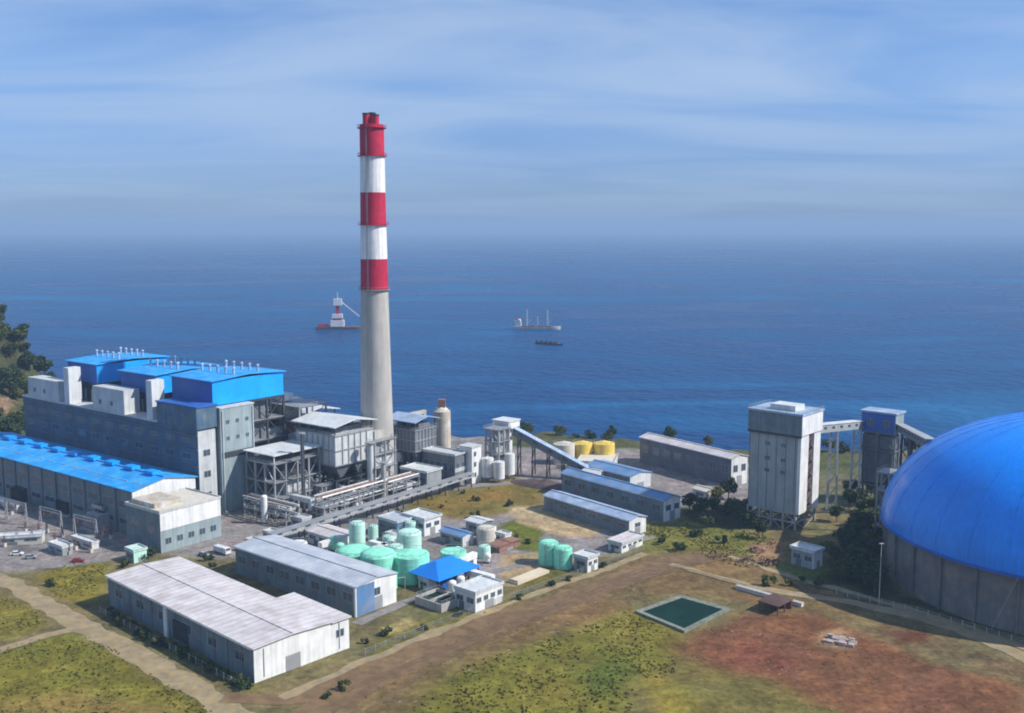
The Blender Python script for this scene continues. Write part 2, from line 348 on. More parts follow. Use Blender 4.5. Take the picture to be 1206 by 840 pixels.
# areas of bare soil, grass, paving and painted dome shade, outlined where they lie on the ground (converted from photo rows and columns to metres)
REG = [
 # (colour, softness m, outline)
 ((0.148, 0.121, 0.053), 4, [(-300, 690), (-300, 900), (1500, 900), (1500, 650), (900, 600), (600, 520), (0, 520)]),
 ((.225, .20, .19), 4, [(-300, 505), (-300, 690), (40, 672), (150, 650), (300, 660), (520, 690), (600, 680), (770, 640), (800, 600), (900, 600), (900, 520), (600, 505)]),
 ((0.084, 0.087, 0.030), 4, [(600, 505), (600, 526), (660, 530), (740, 528), (900, 548), (1010, 560), (1010, 500)]),
 ((0.168, 0.145, 0.026), 3, [(-20, 698), (30, 712), (58, 735), (20, 752), (-20, 757)]),
 ((0.178, 0.150, 0.023), 3, [(40, 680), (90, 660), (128, 664), (118, 700), (100, 715), (70, 705)]),
 ((0.163, 0.145, 0.022), 4, [(-60, 778), (50, 752), (92, 745), (130, 762), (260, 842), (240, 900), (-60, 900)]),
 ((0.198, 0.145, 0.040), 5, [(-60, 835), (100, 815), (220, 835), (220, 900), (-60, 900)]),
 ((0.168, 0.145, 0.050), 2, [(120, 716), (130, 700), (210, 720), (300, 790), (310, 815), (290, 815)]),
 ((0.099, 0.112, 0.023), 2, [(195, 765), (215, 755), (300, 800), (296, 812), (260, 800)]),
 ((0.163, 0.126, 0.033), 4, [(470, 600), (500, 580), (600, 560), (650, 575), (640, 600), (540, 612)]),
 ((0.198, 0.126, 0.030), 3, [(490, 592), (600, 575), (610, 588), (520, 602)]),
 ((0.109, 0.126, 0.020), 2, [(585, 620), (600, 612), (640, 622), (640, 650), (600, 648)]),
 ((0.376, 0.281, 0.158), 2, [(600, 598), (640, 594), (710, 615), (700, 634), (650, 630), (610, 615)]),
 ((0.327, 0.242, 0.132), 2, [(590, 655), (640, 650), (680, 668), (640, 690), (585, 690)]),
 ((0.129, 0.116, 0.030), 2, [(612, 680), (640, 668), (690, 676), (650, 690), (612, 694)]),
 ((0.139, 0.126, 0.033), 2, [(430, 762), (470, 735), (560, 715), (640, 690), (640, 700), (520, 745), (440, 776)]),
 ((0.337, 0.272, 0.112), 1.2, [(445, 742), (480, 728), (492, 735), (460, 748)]),
 ((0.139, 0.136, 0.030), 5, [(740, 618), (830, 610), (960, 650), (960, 668), (870, 668), (790, 648), (730, 650)]),
 ((0.104, 0.126, 0.030), 3, [(905, 660), (960, 640), (985, 680), (960, 690)]),
 ((0.247, 0.145, 0.079), 3, [(880, 640), (925, 636), (930, 660), (890, 668)]),
 ((0.163, 0.107, 0.045), 5, [(370, 842), (390, 800), (470, 765), (620, 708), (760, 655), (860, 650), (1010, 710), (1010, 730), (900, 720), (850, 700), (760, 700), (700, 740), (560, 790), (480, 850), (480, 900), (370, 900)]),
 ((0.153, 0.136, 0.023), 7, [(470, 860), (500, 810), (560, 780), (690, 738), (730, 720), (760, 722), (815, 745), (800, 790), (750, 810), (740, 860)]),
 ((0.198, 0.165, 0.030), 4, [(700, 750), (735, 730), (755, 738), (735, 768)]),
 ((0.099, 0.116, 0.020), 4, [(680, 790), (740, 775), (760, 800), (700, 815)]),
 ((0.218, 0.179, 0.033), 4, [(755, 800), (800, 798), (850, 815), (870, 850), (770, 850)]),
 ((0.144, 0.116, 0.033), 4, [(800, 770), (900, 795), (1100, 850), (1100, 900), (860, 900), (790, 800)]),
 ((.155, .070, .032), 5, [(790, 762), (835, 742), (880, 722), (960, 722), (1030, 750), (1120, 790), (1210, 810), (1210, 860), (1040, 860), (900, 800), (830, 784)]),
 ((.165, .064, .036), 10, [(845, 765), (905, 755), (960, 775), (950, 800), (880, 790)]),
 ((0.163, 0.078, 0.036), 6, [(940, 790), (1010, 770), (1060, 800), (1060, 850), (960, 830)]),
 ((0.257, 0.165, 0.086), 2.5, [(960, 745), (985, 738), (1010, 752), (990, 764), (962, 760)]),
 ((.165, .075, .04), 7, [(1060, 800), (1110, 790), (1150, 815), (1130, 840), (1060, 840)]),
 ((0.139, 0.097, 0.046), 4, [(1040, 735), (1080, 740), (1260, 800), (1260, 820), (1120, 780), (1040, 752)]),
 ((0.099, 0.044, 0.023), 2, [(1050, 745), (1090, 742), (1095, 757), (1055, 760)]),
 ((0.050, 0.053, 0.020), 3, [(960, 690), (1000, 640), (1030, 625), (1060, 700), (1210, 742), (1210, 752), (1040, 708)]),  # shadow beside the dome wall painted into the ground, with dark undergrowth
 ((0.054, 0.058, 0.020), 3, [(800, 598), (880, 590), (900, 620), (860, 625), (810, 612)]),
]
def region_cols(X, Y):
    wx = X+2.4*(fbm(X, Y, 10, 11)-.5)*2+1*(fbm(X, Y, 2.5, 12)-.5); wy = Y+2.4*(fbm(X, Y, 10, 13)-.5)*2+1*(fbm(X, Y, 2.5, 14)-.5)
    col = np.zeros(X.shape+(3,)); col[:] = (.13, .12, .06)
    for c, soft, poly in REG:
        P = np.array([G(*p) for p in poly]); bb = P.min(0)-soft*3, P.max(0)+soft*3
        m = (X > bb[0][0]) & (X < bb[1][0]) & (Y > bb[0][1]) & (Y < bb[1][1])
        x = wx[m]; y = wy[m]
        if not x.size: continue
        dist = np.full(x.shape, 1e9); inside = np.zeros(x.shape, bool)
        for (x0, y0), (x1, y1) in zip(P, np.roll(P, -1, 0)):
            t = np.clip(((x-x0)*(x1-x0)+(y-y0)*(y1-y0))/((x1-x0)**2+(y1-y0)**2), 0, 1)
            dist = np.minimum(dist, np.hypot(x-x0-t*(x1-x0), y-y0-t*(y1-y0)))
            cr = ((y0 > y) != (y1 > y)) & (x < (x1-x0)*(y-y0)/((y1-y0) if y1 != y0 else 1e-9)+x0); inside ^= cr
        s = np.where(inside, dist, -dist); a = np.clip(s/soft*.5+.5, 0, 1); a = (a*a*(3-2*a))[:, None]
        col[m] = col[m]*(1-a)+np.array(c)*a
    n = fbm(X, Y, 14, 21)[..., None]; n2 = .5+1.35*(fbm(X, Y, 3.2, 22, 3)[..., None]-.5)+.9*(fbm(X, Y, 7, 29, 4)[..., None]-.5)
    dry = np.array((1.22, 1.02, .85)); lush = np.array((.82, .93, .75))
    col *= 1+(n-.5)*.5*(dry-lush)*2; col *= .78+.44*n2
    # hill vegetation and coastal rocks
    h = np.where(X < -240, hill(X, Y), 0)
    a = np.clip((h-3)/8, 0, 1)[..., None]; veg = np.where(fbm(X, Y, 20, 31)[..., None] > .66, np.array((.20, .13, .08)), np.array((.06, .065, .028)))
    col = col*(1-a)+veg*(.7+.6*n2)*a
    cst = np.clip(1-(coast_y(X)-Y)/16, 0, 1)[..., None]; col = col*(1-cst)+np.array((.16, .145, .12))*(.6+.8*n2)*cst
    return col
def grid_axis(segs):
    a = [segs[0][0]]
    for s, e, st in segs: a += list(np.linspace(s, e, max(1, int((e-s)/st))+1)[1:])
    return np.array(a)
gx = grid_axis([(-1600, -700, 40), (-700, -420, 7), (-420, -200, 2.6), (-200, 200, 1.3), (200, 420, 4), (420, 1600, 40)])
gy = grid_axis([(-400, 150, 25), (150, 420, 1.3), (420, 680, 2.6), (680, 760, 8)])
X, Y = np.meshgrid(gx, gy); Z = land_h(X, Y); Z = np.where((X < -700) | (X > 700), np.where(Y < coast_y(X)-10, 0, Z), Z)
nx, ny = len(gx), len(gy)
me = bpy.data.meshes.new('ground'); idx = np.arange(nx*ny).reshape(ny, nx)
faces = np.stack([idx[:-1, :-1], idx[:-1, 1:], idx[1:, 1:], idx[1:, :-1]], -1).reshape(-1, 4)
me.from_pydata(np.stack([X, Y, Z], -1).reshape(-1, 3).tolist(), [], faces.tolist())
me.polygons.foreach_set('use_smooth', [True]*len(me.polygons))
ca = me.color_attributes.new('soil', 'FLOAT_COLOR', 'POINT'); cols = region_cols(X, Y).reshape(-1, 3)
ca.data.foreach_set('color', np.concatenate([np.clip(cols, .01, 1), np.ones((len(cols), 1))], 1).astype(np.float32).ravel())
gm = bpy.data.materials.new('ground_soil'); gm.use_nodes = True; n = gm.node_tree.nodes; l = gm.node_tree.links; b = n['Principled BSDF']
b.inputs['Roughness'].default_value = .95; b.inputs['Specular IOR Level'].default_value = .1
at = n.new('ShaderNodeVertexColor'); at.layer_name = 'soil'; t = n.new('ShaderNodeTexCoord')
a1 = n.new('ShaderNodeTexNoise'); a1.inputs['Scale'].default_value = .55; a1.inputs['Detail'].default_value = 8; a1.inputs['Roughness'].default_value = .7; l.new(t.outputs['Object'], a1.inputs[0])
r1 = n.new('ShaderNodeMapRange'); r1.inputs[1].default_value = .3; r1.inputs[2].default_value = .7; r1.inputs[3].default_value = .55; r1.inputs[4].default_value = 1.42; l.new(a1.outputs[0], r1.inputs[0])
mm = n.new('ShaderNodeMixRGB'); mm.blend_type = 'MULTIPLY'; mm.inputs[0].default_value = 1
a3 = n.new('ShaderNodeTexNoise'); a3.inputs['Scale'].default_value = .09; a3.inputs['Detail'].default_value = 12; a3.inputs['Roughness'].default_value = .78; l.new(t.outputs['Object'], a3.inputs[0])
r3 = n.new('ShaderNodeMapRange'); r3.inputs[1].default_value = .35; r3.inputs[2].default_value = .65; r3.inputs[3].default_value = .62; r3.inputs[4].default_value = 1.38; l.new(a3.outputs[0], r3.inputs[0])
m0 = n.new('ShaderNodeMixRGB'); m0.blend_type = 'MULTIPLY'; m0.inputs[0].default_value = 1; l.new(at.outputs[0], m0.inputs[1]); l.new(r3.outputs[0], m0.inputs[2]); l.new(m0.outputs[0], mm.inputs[1]); l.new(r1.outputs[0], mm.inputs[2]); l.new(mm.outputs[0], b.inputs['Base Color'])
bp = n.new('ShaderNodeBump'); bp.inputs['Strength'].default_value = .6; bp.inputs['Distance'].default_value = .5; l.new(a1.outputs[0], bp.inputs['Height']); l.new(bp.outputs[0], b.inputs['Normal'])
me.materials.append(gm); ground = bpy.data.objects.new('ground', me); C.objects.link(ground); struct(ground)
def hz(x, y): return float(land_h(np.array([float(x)]), np.array([float(y)]))[0])

# sea
sm = bpy.data.materials.new('sea_water'); sm.use_nodes = True; n = sm.node_tree.nodes; l = sm.node_tree.links; b = n['Principled BSDF']
t = n.new('ShaderNodeTexCoord'); mp = n.new('ShaderNodeMapping'); mp.inputs['Scale'].default_value = (.0017, .0042, 1); mp.inputs['Rotation'].default_value = (0, 0, .2); l.new(t.outputs['Object'], mp.inputs[0])
c1 = n.new('ShaderNodeTexNoise'); c1.inputs['Scale'].default_value = 1; c1.inputs['Detail'].default_value = 7; c1.inputs['Roughness'].default_value = .6; c1.inputs['Distortion'].default_value = 1.2; l.new(mp.outputs[0], c1.inputs[0])
r = n.new('ShaderNodeValToRGB'); e = r.color_ramp.elements; e[0].position = .46; e[0].color = (.000, .042, .145, 1); e[1].position = .70; e[1].color = (.02, .125, .275, 1); l.new(c1.outputs[0], r.inputs[0]); l.new(r.outputs[0], b.inputs['Base Color'])
r2 = n.new('ShaderNodeMapRange'); r2.inputs[1].default_value = .4; r2.inputs[2].default_value = .7; r2.inputs[3].default_value = .22; r2.inputs[4].default_value = .5; l.new(c1.outputs[0], r2.inputs[0]); l.new(r2.outputs[0], b.inputs['Roughness'])
b.inputs['IOR'].default_value = 1.33; b.inputs['Specular IOR Level'].default_value = .05
wn = n.new('ShaderNodeTexNoise'); wn.inputs['Scale'].default_value = .09; wn.inputs['Detail'].default_value = 6; l.new(t.outputs['Object'], wn.inputs[0])
bp = n.new('ShaderNodeBump'); bp.inputs['Strength'].default_value = .9; bp.inputs['Distance'].default_value = 3.5; l.new(wn.outputs[0], bp.inputs['Height']); l.new(bp.outputs[0], b.inputs['Normal'])
sb = MB(); ys = [-3000, 0, 300, 600, 1000, 2000, 4000, 9000, 20000, 45000]; xs = [-42000, -15000, -5000, -1500, 0, 1500, 5000, 15000, 42000]
sb.add([(x, y, -4) for y in ys for x in xs], [(j*9+i, j*9+i+1, (j+1)*9+i+1, (j+1)*9+i) for j in range(9) for i in range(8)])
struct(sb.build('sea', sm))

# haze
hm = bpy.data.materials.new('haze_air'); hm.use_nodes = True; n = hm.node_tree.nodes; l = hm.node_tree.links
n.remove(n['Principled BSDF']); v = n.new('ShaderNodeVolumePrincipled'); v.inputs['Color'].default_value = (.42, .61, .88, 1); v.inputs['Density'].default_value = 1.55e-4; v.inputs['Anisotropy'].default_value = .0
l.new(v.outputs[0], n['Material Output'].inputs['Volume'])
struct(MB().box(-43000, -3100, -9.5, 43000, 46000, 215).build('haze', hm), 'stuff')

# dirt roads and tracks
def strip(name, pts, wd, z, m, wob=.5):
    P = [Vector((*G(*p), 0)) for p in pts]; Q = []
    for a, c in zip(P, P[1:]):
        k = max(1, int((c-a).length/3)); Q += [a.lerp(c, i/k) for i in range(k)]
    Q.append(P[-1])
    for _ in range(4): Q = [Q[0]]+[(Q[i-1]+Q[i]*2+Q[i+1])/4 for i in range(1, len(Q)-1)]+[Q[-1]]
    b = MB(); vs = []
    for i, q in enumerate(Q):
        d = (Q[min(i+1, len(Q)-1)]-Q[max(i-1, 0)]).normalized(); nn = Vector((-d.y, d.x, 0)); f = i/max(1, len(Q)-1)
        ww = (wd[0]*(1-f)+wd[1]*f)/2 if isinstance(wd, tuple) else wd/2
        for s in (-1, -.5, 0, .5, 1):
            e = q+nn*s*(ww+(mnoise.noise(Vector((q.x*.15, q.y*.15, s*9)))*wob*2 if abs(s) == 1 else 0)); vs.append((e.x, e.y, hz(e.x, e.y)+z))
    b.add(vs, [(5*i+j, 5*i+j+1, 5*i+j+6, 5*i+j+5) for i in range(len(Q)-1) for j in range(4)])
    return struct(b.build(name, m, smooth=True))
M['dirt'] = mat('packed_brown_dirt', (.20, .125, .062), .95, var=.35, scale=.12, two=(.15, .095, .045), bump=.3)
M['dust'] = mat('pale_dust_track', (.32, .24, .125), .95, var=.3, scale=.2, two=(.25, .21, .14), bump=.3)
M['asph'] = mat('dusty_asphalt', (.2, .185, .175), .9, var=.25, scale=.2, two=(.26, .235, .21))
strip('dirt_road', [(365, 850), (425, 800), (560, 742), (680, 702), (780, 664), (850, 652)], (15, 11), .05, 'dirt', 1.2)
strip('verge_path', [(330, 822), (420, 783), (520, 742), (620, 703), (700, 676), (760, 652)], 3.2, .09, 'dust', .8)
strip('ring_road', [(790, 664), (850, 682), (930, 700), (985, 706), (1060, 722), (1130, 742), (1210, 775), (1290, 815)], (3.2, 6.5), .12, 'dust', .7)
strip('back_road', [(860, 655), (930, 680), (1010, 700), (1100, 728), (1200, 760), (1290, 790)], (2.5, 5), .10, 'dust', .9)
strip('track', [(-60, 660), (20, 690), (80, 728), (150, 765), (250, 822), (300, 860)], (7, 8), .07, 'dust', 1)
strip('track', [(-60, 785), (10, 762), (70, 744), (105, 738)], 4, .09, 'dust', .6)
strip('plant_road', [(-60, 640), (60, 668), (150, 655), (250, 640), (330, 612), (440, 590), (560, 572), (700, 560)], 6, .06, 'asph', .3)
strip('forecourt_road', [(262, 822), (350, 826), (420, 796)], 6, .08, 'dirt', .5)
strip('inner_road', [(420, 735), (480, 708), (600, 668), (700, 650), (770, 632)], 4, .06, 'asph', .3)

# settling pond
pd = thing('settling_pond', 'teal water pond with pale concrete rim beside the red soil', 'pond', G(745, 722))
pts = [G(748, 722), G(802, 703), G(860, 719), G(806, 746)]; o0 = G(745, 722)
cx_ = sum(p[0] for p in pts)/4; cy_ = sum(p[1] for p in pts)/4
rim = MB(); inn = [(cx_+(p[0]-cx_)*.84, cy_+(p[1]-cy_)*.84) for p in pts]
L0 = [(p[0]-o0[0], p[1]-o0[1]) for p in pts]; L1 = [(p[0]-o0[0], p[1]-o0[1]) for p in inn]
for i in range(4):
    j = (i+1) % 4; a, c, d, e = L0[i], L0[j], L1[j], L1[i]
    rim.add([(*a, -.5), (*c, -.5), (*d, -.5), (*e, -.5), (*a, .75), (*c, .75), (*d, .55), (*e, .55)], [(0, 3, 2, 1), (4, 5, 6, 7), (0, 1, 5, 4), (2, 3, 7, 6)])
rim.build('rim', mat('pond_rim', (.20, .22, .18), .9, var=.45, scale=.6), pd)
M['pond'] = mat('pond_water', (.006, .030, .020), .6, var=.4, spec=.08)
MB().add([(*p, .4) for p in L1], [(0, 1, 2, 3)]).build('water', 'pond', pd)

# ------------------------------------------------------------ coal dome
DX, DY, DR, DW, DH = 190.0, 335.0, 60.0, 18.0, 40.0
dome = thing('coal_storage_dome', 'huge glossy bright blue dome on a dark round concrete wall', 'storage dome', (DX, DY))
MB().cyl(0, 0, -1, DW, DR-.6, n=96).build('wall', 'dconc', dome, True)
b = MB(); nn = 30
for i in range(nn):
    a = 2*math.pi*i/nn; b.bar((DR*math.cos(a), DR*math.sin(a), -.5), (DR*math.cos(a), DR*math.sin(a), DW-.4), .7, .5)
b.cyl(0, 0, DW-1.2, DW-.2, DR+.1, n=96); b.build('buttresses', 'dconc', dome)
dm = mat('dome_sheet', (.000, .27, .95), .27, var=.16, scale=.05, streak=.18, spec=.5)
n = dm.node_tree.nodes; l = dm.node_tree.links
db = MB(); db.dome(0, 0, DW, DR+1.2, DH, 96, 28)
dsh = db.build('dome_shell', dm, dome, True)
rb = MB()
for i in range(32):
    a = 2*math.pi*i/32; pr = None
    for j in range(13):
        t_ = math.pi/2*j/13.3; p = ((DR+1.28)*math.cos(t_)*math.cos(a), (DR+1.28)*math.cos(t_)*math.sin(a), DW+(DH+.08)*math.sin(t_))
        if pr: rb.bar(pr, p, .22, .10)
        pr = p
rb.build('seam_rib', dm, dome)
MB().cyl(0, 0, DW-.5, DW+.4, DR+1.6, DR+1.5, n=96).build('eave_ring', 'dblue', dome)
v = MB(); v.cyl(0, 0, DW+DH-.6, DW+DH+2, 5, n=24); v.cyl(0, 0, DW+DH+2, DW+DH+3.6, 5.8, 1, n=24); v.build('ridge_vent', 'bright', dome)
lm = MB(); a = math.radians(222)
st = [(DR+2.4, 0.), (DR+2.4, DW)]
for k in range(9): lm.bar(((DR+1.6)*math.cos(a+k*.012), (DR+1.6)*math.sin(a+k*.012), k*2), ((DR+1.6)*math.cos(a+k*.012+.012), (DR+1.6)*math.sin(a+k*.012+.012), k*2+2), .5, .2)
lm.build('stair', 'steel', dome)

# ------------------------------------------------------------ chimney
CX, CY = G(445, 575)
ch = thing('chimney', 'tall concrete power station chimney with red and white bands at the top', 'chimney', (CX, CY))
def czr(y):  # height at photo row
    v_ = (420-y)/FPX; d = (CP+v_*SP, -SP+v_*CP); return HCAM+CY/d[0]*d[1]
zs = [0, czr(341), czr(305), czr(265), czr(227), czr(184), czr(147)]
def cr_(z): return 5.35+2.9*(max(0, 1-z/zs[-1]))**1.5
MB_ = MB(); k = 14
for i in range(k):
    MB_.cyl(0, 0, zs[1]*i/k-(2 if i == 0 else 0), zs[1]*(i+1)/k, cr_(zs[1]*i/k), cr_(zs[1]*(i+1)/k), 40, False)
MB_.build('shaft', mat('chimney_concrete', (.45, .425, .39), .9, var=.12, streak=.2, scale=.15), ch, True)
for i in range(1, 6):
    o = MB().cyl(0, 0, zs[i], zs[i+1], cr_(zs[i])+.03, cr_(zs[i+1])+.03, 40, i == 5).build('band', 'red' if i % 2 else 'wband', ch, True)
    o['label'] = 'red painted band' if i % 2 else 'white painted band'
for z in (zs[1], zs[3], zs[5], zs[6]-1.5):
    b = MB(); R_ = cr_(z)+1.1; b.cyl(0, 0, z-.15, z+.1, R_, n=32)
    for i in range(20):
        a = 2*math.pi*i/20; a2 = 2*math.pi*(i+1)/20
        b.bar((R_*math.cos(a), R_*math.sin(a), z), (R_*math.cos(a), R_*math.sin(a), z+1.2), .12)
        b.bar((R_*math.cos(a), R_*math.sin(a), z+1.2), (R_*math.cos(a2), R_*math.sin(a2), z+1.2), .12)
    b.build('platform', 'red' if z > zs[1]+1 else 'steel', ch)
for (x, y, h_) in ((-2.2, -1.6, 4.8), (2, -1.8, 4.2), (0, 2.1, 5.4)):
    f = MB().cyl(x, y, zs[6]-.5, zs[6]+h_, 1.55, n=16).build('flue', 'red', ch, True)
    MB().cyl(x, y, zs[6]+h_-.6, zs[6]+h_+.1, 1.7, n=16).build('flue_cap', 'dsteel', f, True)
b = MB(); a = -1.9
for i in range(60):
    z0 = zs[6]*i/60; z1 = zs[6]*(i+1)/60
    for s in (-.04, .04): b.bar(((cr_(z0)+.5)*math.cos(a+s), (cr_(z0)+.5)*math.sin(a+s), z0), ((cr_(z1)+.5)*math.cos(a+s), (cr_(z1)+.5)*math.sin(a+s), z1), .15)
b.build('ladder', 'steel', ch)
MB().box(-1.6, -cr_(0)-.25, 0, 1.6, -cr_(0)+1, 4).build('door', 'dsteel', ch)

# ------------------------------------------------------------ power block (local u along the halls, v towards the sea)
PR = -37; P0 = G(158, 632)
def PB(u, v): return off(P0, PR, u, v)
th = thing('turbine_hall', 'long low hall with bright blue ribbed roof and white gable beside the boiler house', 'hall', P0, PR)
b = MB(); b.box(-150, 0, -1, -.4, .4, 18); b.box(-150, 28.6, -1, -.4, 29, 18); b.build('wall', 'slate', th)
MB().prismx([(0, -1), (29, -1), (29, 18), (14.5, 20.6), (0, 18)], -.38, 0).build('gable_wall', 'white', th)
MB().prismx([(0.4, -1), (28.6, -1), (28.6, 18), (14.5, 20.6), (.4, 18)], -150, -149.6).build('gable_wall', 'slate', th)
r = MB()
r.prismx([(-.9, 17.95), (14.5, 20.75), (14.5, 21.1), (-.9, 18.3)], -150.6, .7); r.prismx([(29.9, 17.95), (14.5, 20.75), (14.5, 21.1), (29.9, 18.3)], -150.6, .7)
rf = r.build('roof', 'broof', th)
MB().box(-150, 14, 21.05, 0, 15, 21.5).build('ridge_cap', 'broof', rf)
for i in range(10):
    x = -8-i*14.3; MB().box(x-3, 12.6, 21.2, x+3, 16.4, 22.5).build('ridge_vent', 'bright', rf)
for i in range(16):
    x = -5-i*9.2; MB().box(x-2.9, 5.2, 19.08+.35, x+2.9, 5.6, 19.6).build('skylight', 'lroof', rf)
MB().box(.02, .0, 12.4, .2, 29, 13.4).build('trim_band', 'dgrey', th)
for i in range(13):
    x = -6-i*11.2; pane(th, x-3.6, 10.5, x+3.6, 13.2); 
for i in range(13):
    x = -6-i*11.2; pane(th, x-3.6, 4, x+3.6, 6)
for i in range(14): MB().box(-.2-i*11.2-.35, -.45, 0, -.2-i*11.2+.35, 0, 17.6).build('pilaster', 'dgrey', th)
# stepped annex in front of the gable
AX = G(190, 652)
an = shed('turbine_annex', 'flat roofed annex with white upper band and grey base below the white gable', 'annex', AX, PR, 22, 27, 15.2, wall='slate', gable='teal', roof='cream', style='flat', over=.2, nwin=2, gwin=0, gdoor=False, band=(.55, .985, 'white'))
MB().box(-21, 2, 15.55, -6, 14, 17.2).build('roof_room', 'tan', an)
for i in range(5): pane(an, 2+i*5, 3, 4.5+i*5, 5.2, 0, 'R')
# bunker bay
bk = thing('bunker_bay', 'long tall navy grey coal bunker bay between the blue hall and the boilers', 'bunker bay', PB(0, 31), PR)
MB().box(-140, 0, -1, -26, 8.6, 37.5).box(-26, .01, -1, -.3, 8.6, 37.5).build('wall', 'navy', bk)
MB().box(-27, -.6, 37.51, .4, 9.4, 46.5).build('upper_gallery', 'navy', bk)
MB().box(-27.4, -1, 46.5, .8, 9.8, 47.1).build('gallery_roof', 'dblue', bk)
MB().box(-.28, 0, -1, .1, 8.6, 36.6).build('end_wall', 'lgrey', bk)
MB().box(-140.5, -.5, 37.5, -27.1, 9.2, 38.2).build('parapet', 'lgrey', bk)
for (u0, u1, h_, lb) in ((-134, -106, 9.5, 'pale box room near the far end'), (-77, -52, 10.5, 'pale box room in the middle')):
    o = MB().box(u0, -.2, 38.21, u1, 7.5, 38.2+h_).build('rooftop_room', 'lgrey', bk); o['label'] = lb
    for i in range(2): MB().box(u0+5+i*9, -.3, 41, u0+7+i*9, -.19, 43).build('vent_louvre', 'dgrey', o)
for (u0) in (-101, -35): MB().box(u0, -.2, 38.21, u0+4.2, 6, 55).build('lift_shaft', 'offw', bk)
for i in range(12):
    x = -8-i*11.4; pane(bk, x-3, 24.5, x+3, 26.8); pane(bk, x-3, 31.5, x+3, 33)
b = MB(); [b.bar((-140, -.4, z), (0, -.4, z), .35) for z in (22, 29, 35)]; b.build('cladding_flashing', 'dgrey', bk)
for i in range(3):
    pane(bk, 2.4, 8+i*9, 5.6, 10.5+i*9, .1, 'R')
# three boilers
BG = 'boiler houses under bright blue roofs'
def boiler(u, wd, dp, label, z0=45.5, z1=56):
    t = thing('boiler_house', label, 'boiler house', PB(u, 41), PR, BG)
    x0 = -wd
    frame_mb(x0, 0, 0, dp, [-.5, 9, 18, 27, 36, z0], 3, 4, .9).build('steel_frame', 'dsteel', t)
    MB().box(x0+3, 5, 12, -3, dp-8, z0-1).build('furnace', 'dgrey', t)
    for z in (18, 27, 36): MB().box(x0-.5, -.5, z-.05, .5, dp+.5, z+.12).build('floor_grating', 'steel', t)
    MB().box(x0, 0, z0+.01, 0, dp, z1).build('penthouse_wall', 'dblue', t)  # deep blue has the darkness of the shaded left face put into it
    MB().box(.01, .02, z0+.2, .22, dp, z1-.02).build('fascia', 'bright', t)  # sunlit right face of the penthouse, its brightness put into the blue
    r = MB(); r.prismx([(-1.2, z1), (dp/2, z1+1.2), (dp+1.2, z1), (dp+1.2, z1+.35), (dp/2, z1+1.6), (-1.2, z1+.35)], x0-1.2, 1.2)
    rf = r.build('roof', 'broof', t)
    for i in range(5):
        for j in range(2):
            v = MB(); x = x0+3+i*(wd-6)/4; y = dp*.36+j*dp*.34
            v.cyl(x, y, z1+1, z1+3.8, .5, n=8); v.cyl(x, y, z1+3.8, z1+4.5, .85, .4, n=8)
            v.build('roof_vent', 'lroof', rf)
    # drum pipes and flue duct
    b = MB()
    for i in range(4): b.bar((x0+4+i*(wd-8)/3, -.2, 4), (x0+4+i*(wd-8)/3, -.2, z0-3), 1.1, n=8)
    b.build('steam_pipe', 'steel', t)
    MB().box(x0+5, dp-9, 20, -5, dp+4, 30).build('air_duct', 'lgrey', t)
    return t
b3 = boiler(-3, 28, 38, 'nearest boiler house with the largest bright blue roof and fascia')
b2 = boiler(-43, 27, 38, 'middle boiler house of the three with a blue roof and rows of vents', 46.5, 55)
b1 = boiler(-90, 25, 38, 'farthest boiler house of the three under a blue roof near the hill', 47, 56)
# end stair block of nearest boiler
sb_ = thing('stair_block', 'tall plain grey green clad stair block at the right end of the boilers', 'stair block', PB(-1.2, 41.2), PR)
MB().box(-1.6, 0, -1, 2.6, 17.5, 44.8).build('wall', 'teal', sb_)
MB().box(-1.8, -.2, 44.8, 2.9, 17.8, 45.3).build('roof', 'lgrey', sb_)
MB().box(2.58, .5, 23.5, 2.75, 17, 26).build('louvre_band', 'dsteel', sb_)
for z in (31, 38): 
    for i in range(3): pane(sb_, 3+i*5, z, 4.6+i*5, z+1.6, 2.6, 'R')
for z in (6, 12, 18): pane(sb_, 12, z, 14, z+1.6, 2.6, 'R')
for y in (1, 16.8): MB().bar((2.9, y, 0), (2.9, y, 44), .55, n=8).build('downpipe', 'lgrey', sb_)

# flue gas equipment between boilers and chimney
def steel_deck(name, label, u, v, w_, d_, levels, roofm=None, infill=(), cat='steel frame', rot=PR, base=None, m='steel', nx=2, ny=2, group=None):
    t = thing(name, label, cat, base or PB(u, v), rot, group)
    frame_mb(0, 0, w_, d_, [-.5]+list(levels), nx, ny, .7).build('frame', m, t)
    for z in levels: MB().box(-.8, -.8, z, w_+.8, d_+.8, z+.25).build('deck', 'steel', t)
    rail_mb(-.7, -.7, w_+.7, d_+.7, levels[-1]+.25).build('railing', 'steel', t)
    if roofm: MB().box(-1, -1, levels[-1]+3.6, w_+1, d_+1, levels[-1]+4).box(0, 0, levels[-1]+.3, .4, .4, levels[-1]+3.6).box(w_-.4, d_-.4, levels[-1]+.3, w_, d_, levels[-1]+3.6).box(0, d_-.4, levels[-1]+.3, .4, d_, levels[-1]+3.6).box(w_-.4, 0, levels[-1]+.3, w_, .4, levels[-1]+3.6).build('canopy', roofm, t)
    for (x0, y0, z0, x1, y1, z1, mm) in infill: MB().box(x0, y0, z0, x1, y1, z1).build('casing', mm, t)
    return t
steel_deck('duct_tower', 'grey steel tower of ducts and casings standing before the chimney foot', 25, 99, 9, 13, [7, 13, 19, 25], None,
           [(1, 1, 13.4, 8, 12, 18.4, 'lgrey'), (1, 2, 19.4, 7, 10, 24, 'grey'), (.5, 1, 1, 8, 11, 6, 'dgrey'), (2, 3, 25.4, 6, 9, 29, 'conc')], 'steel tower')
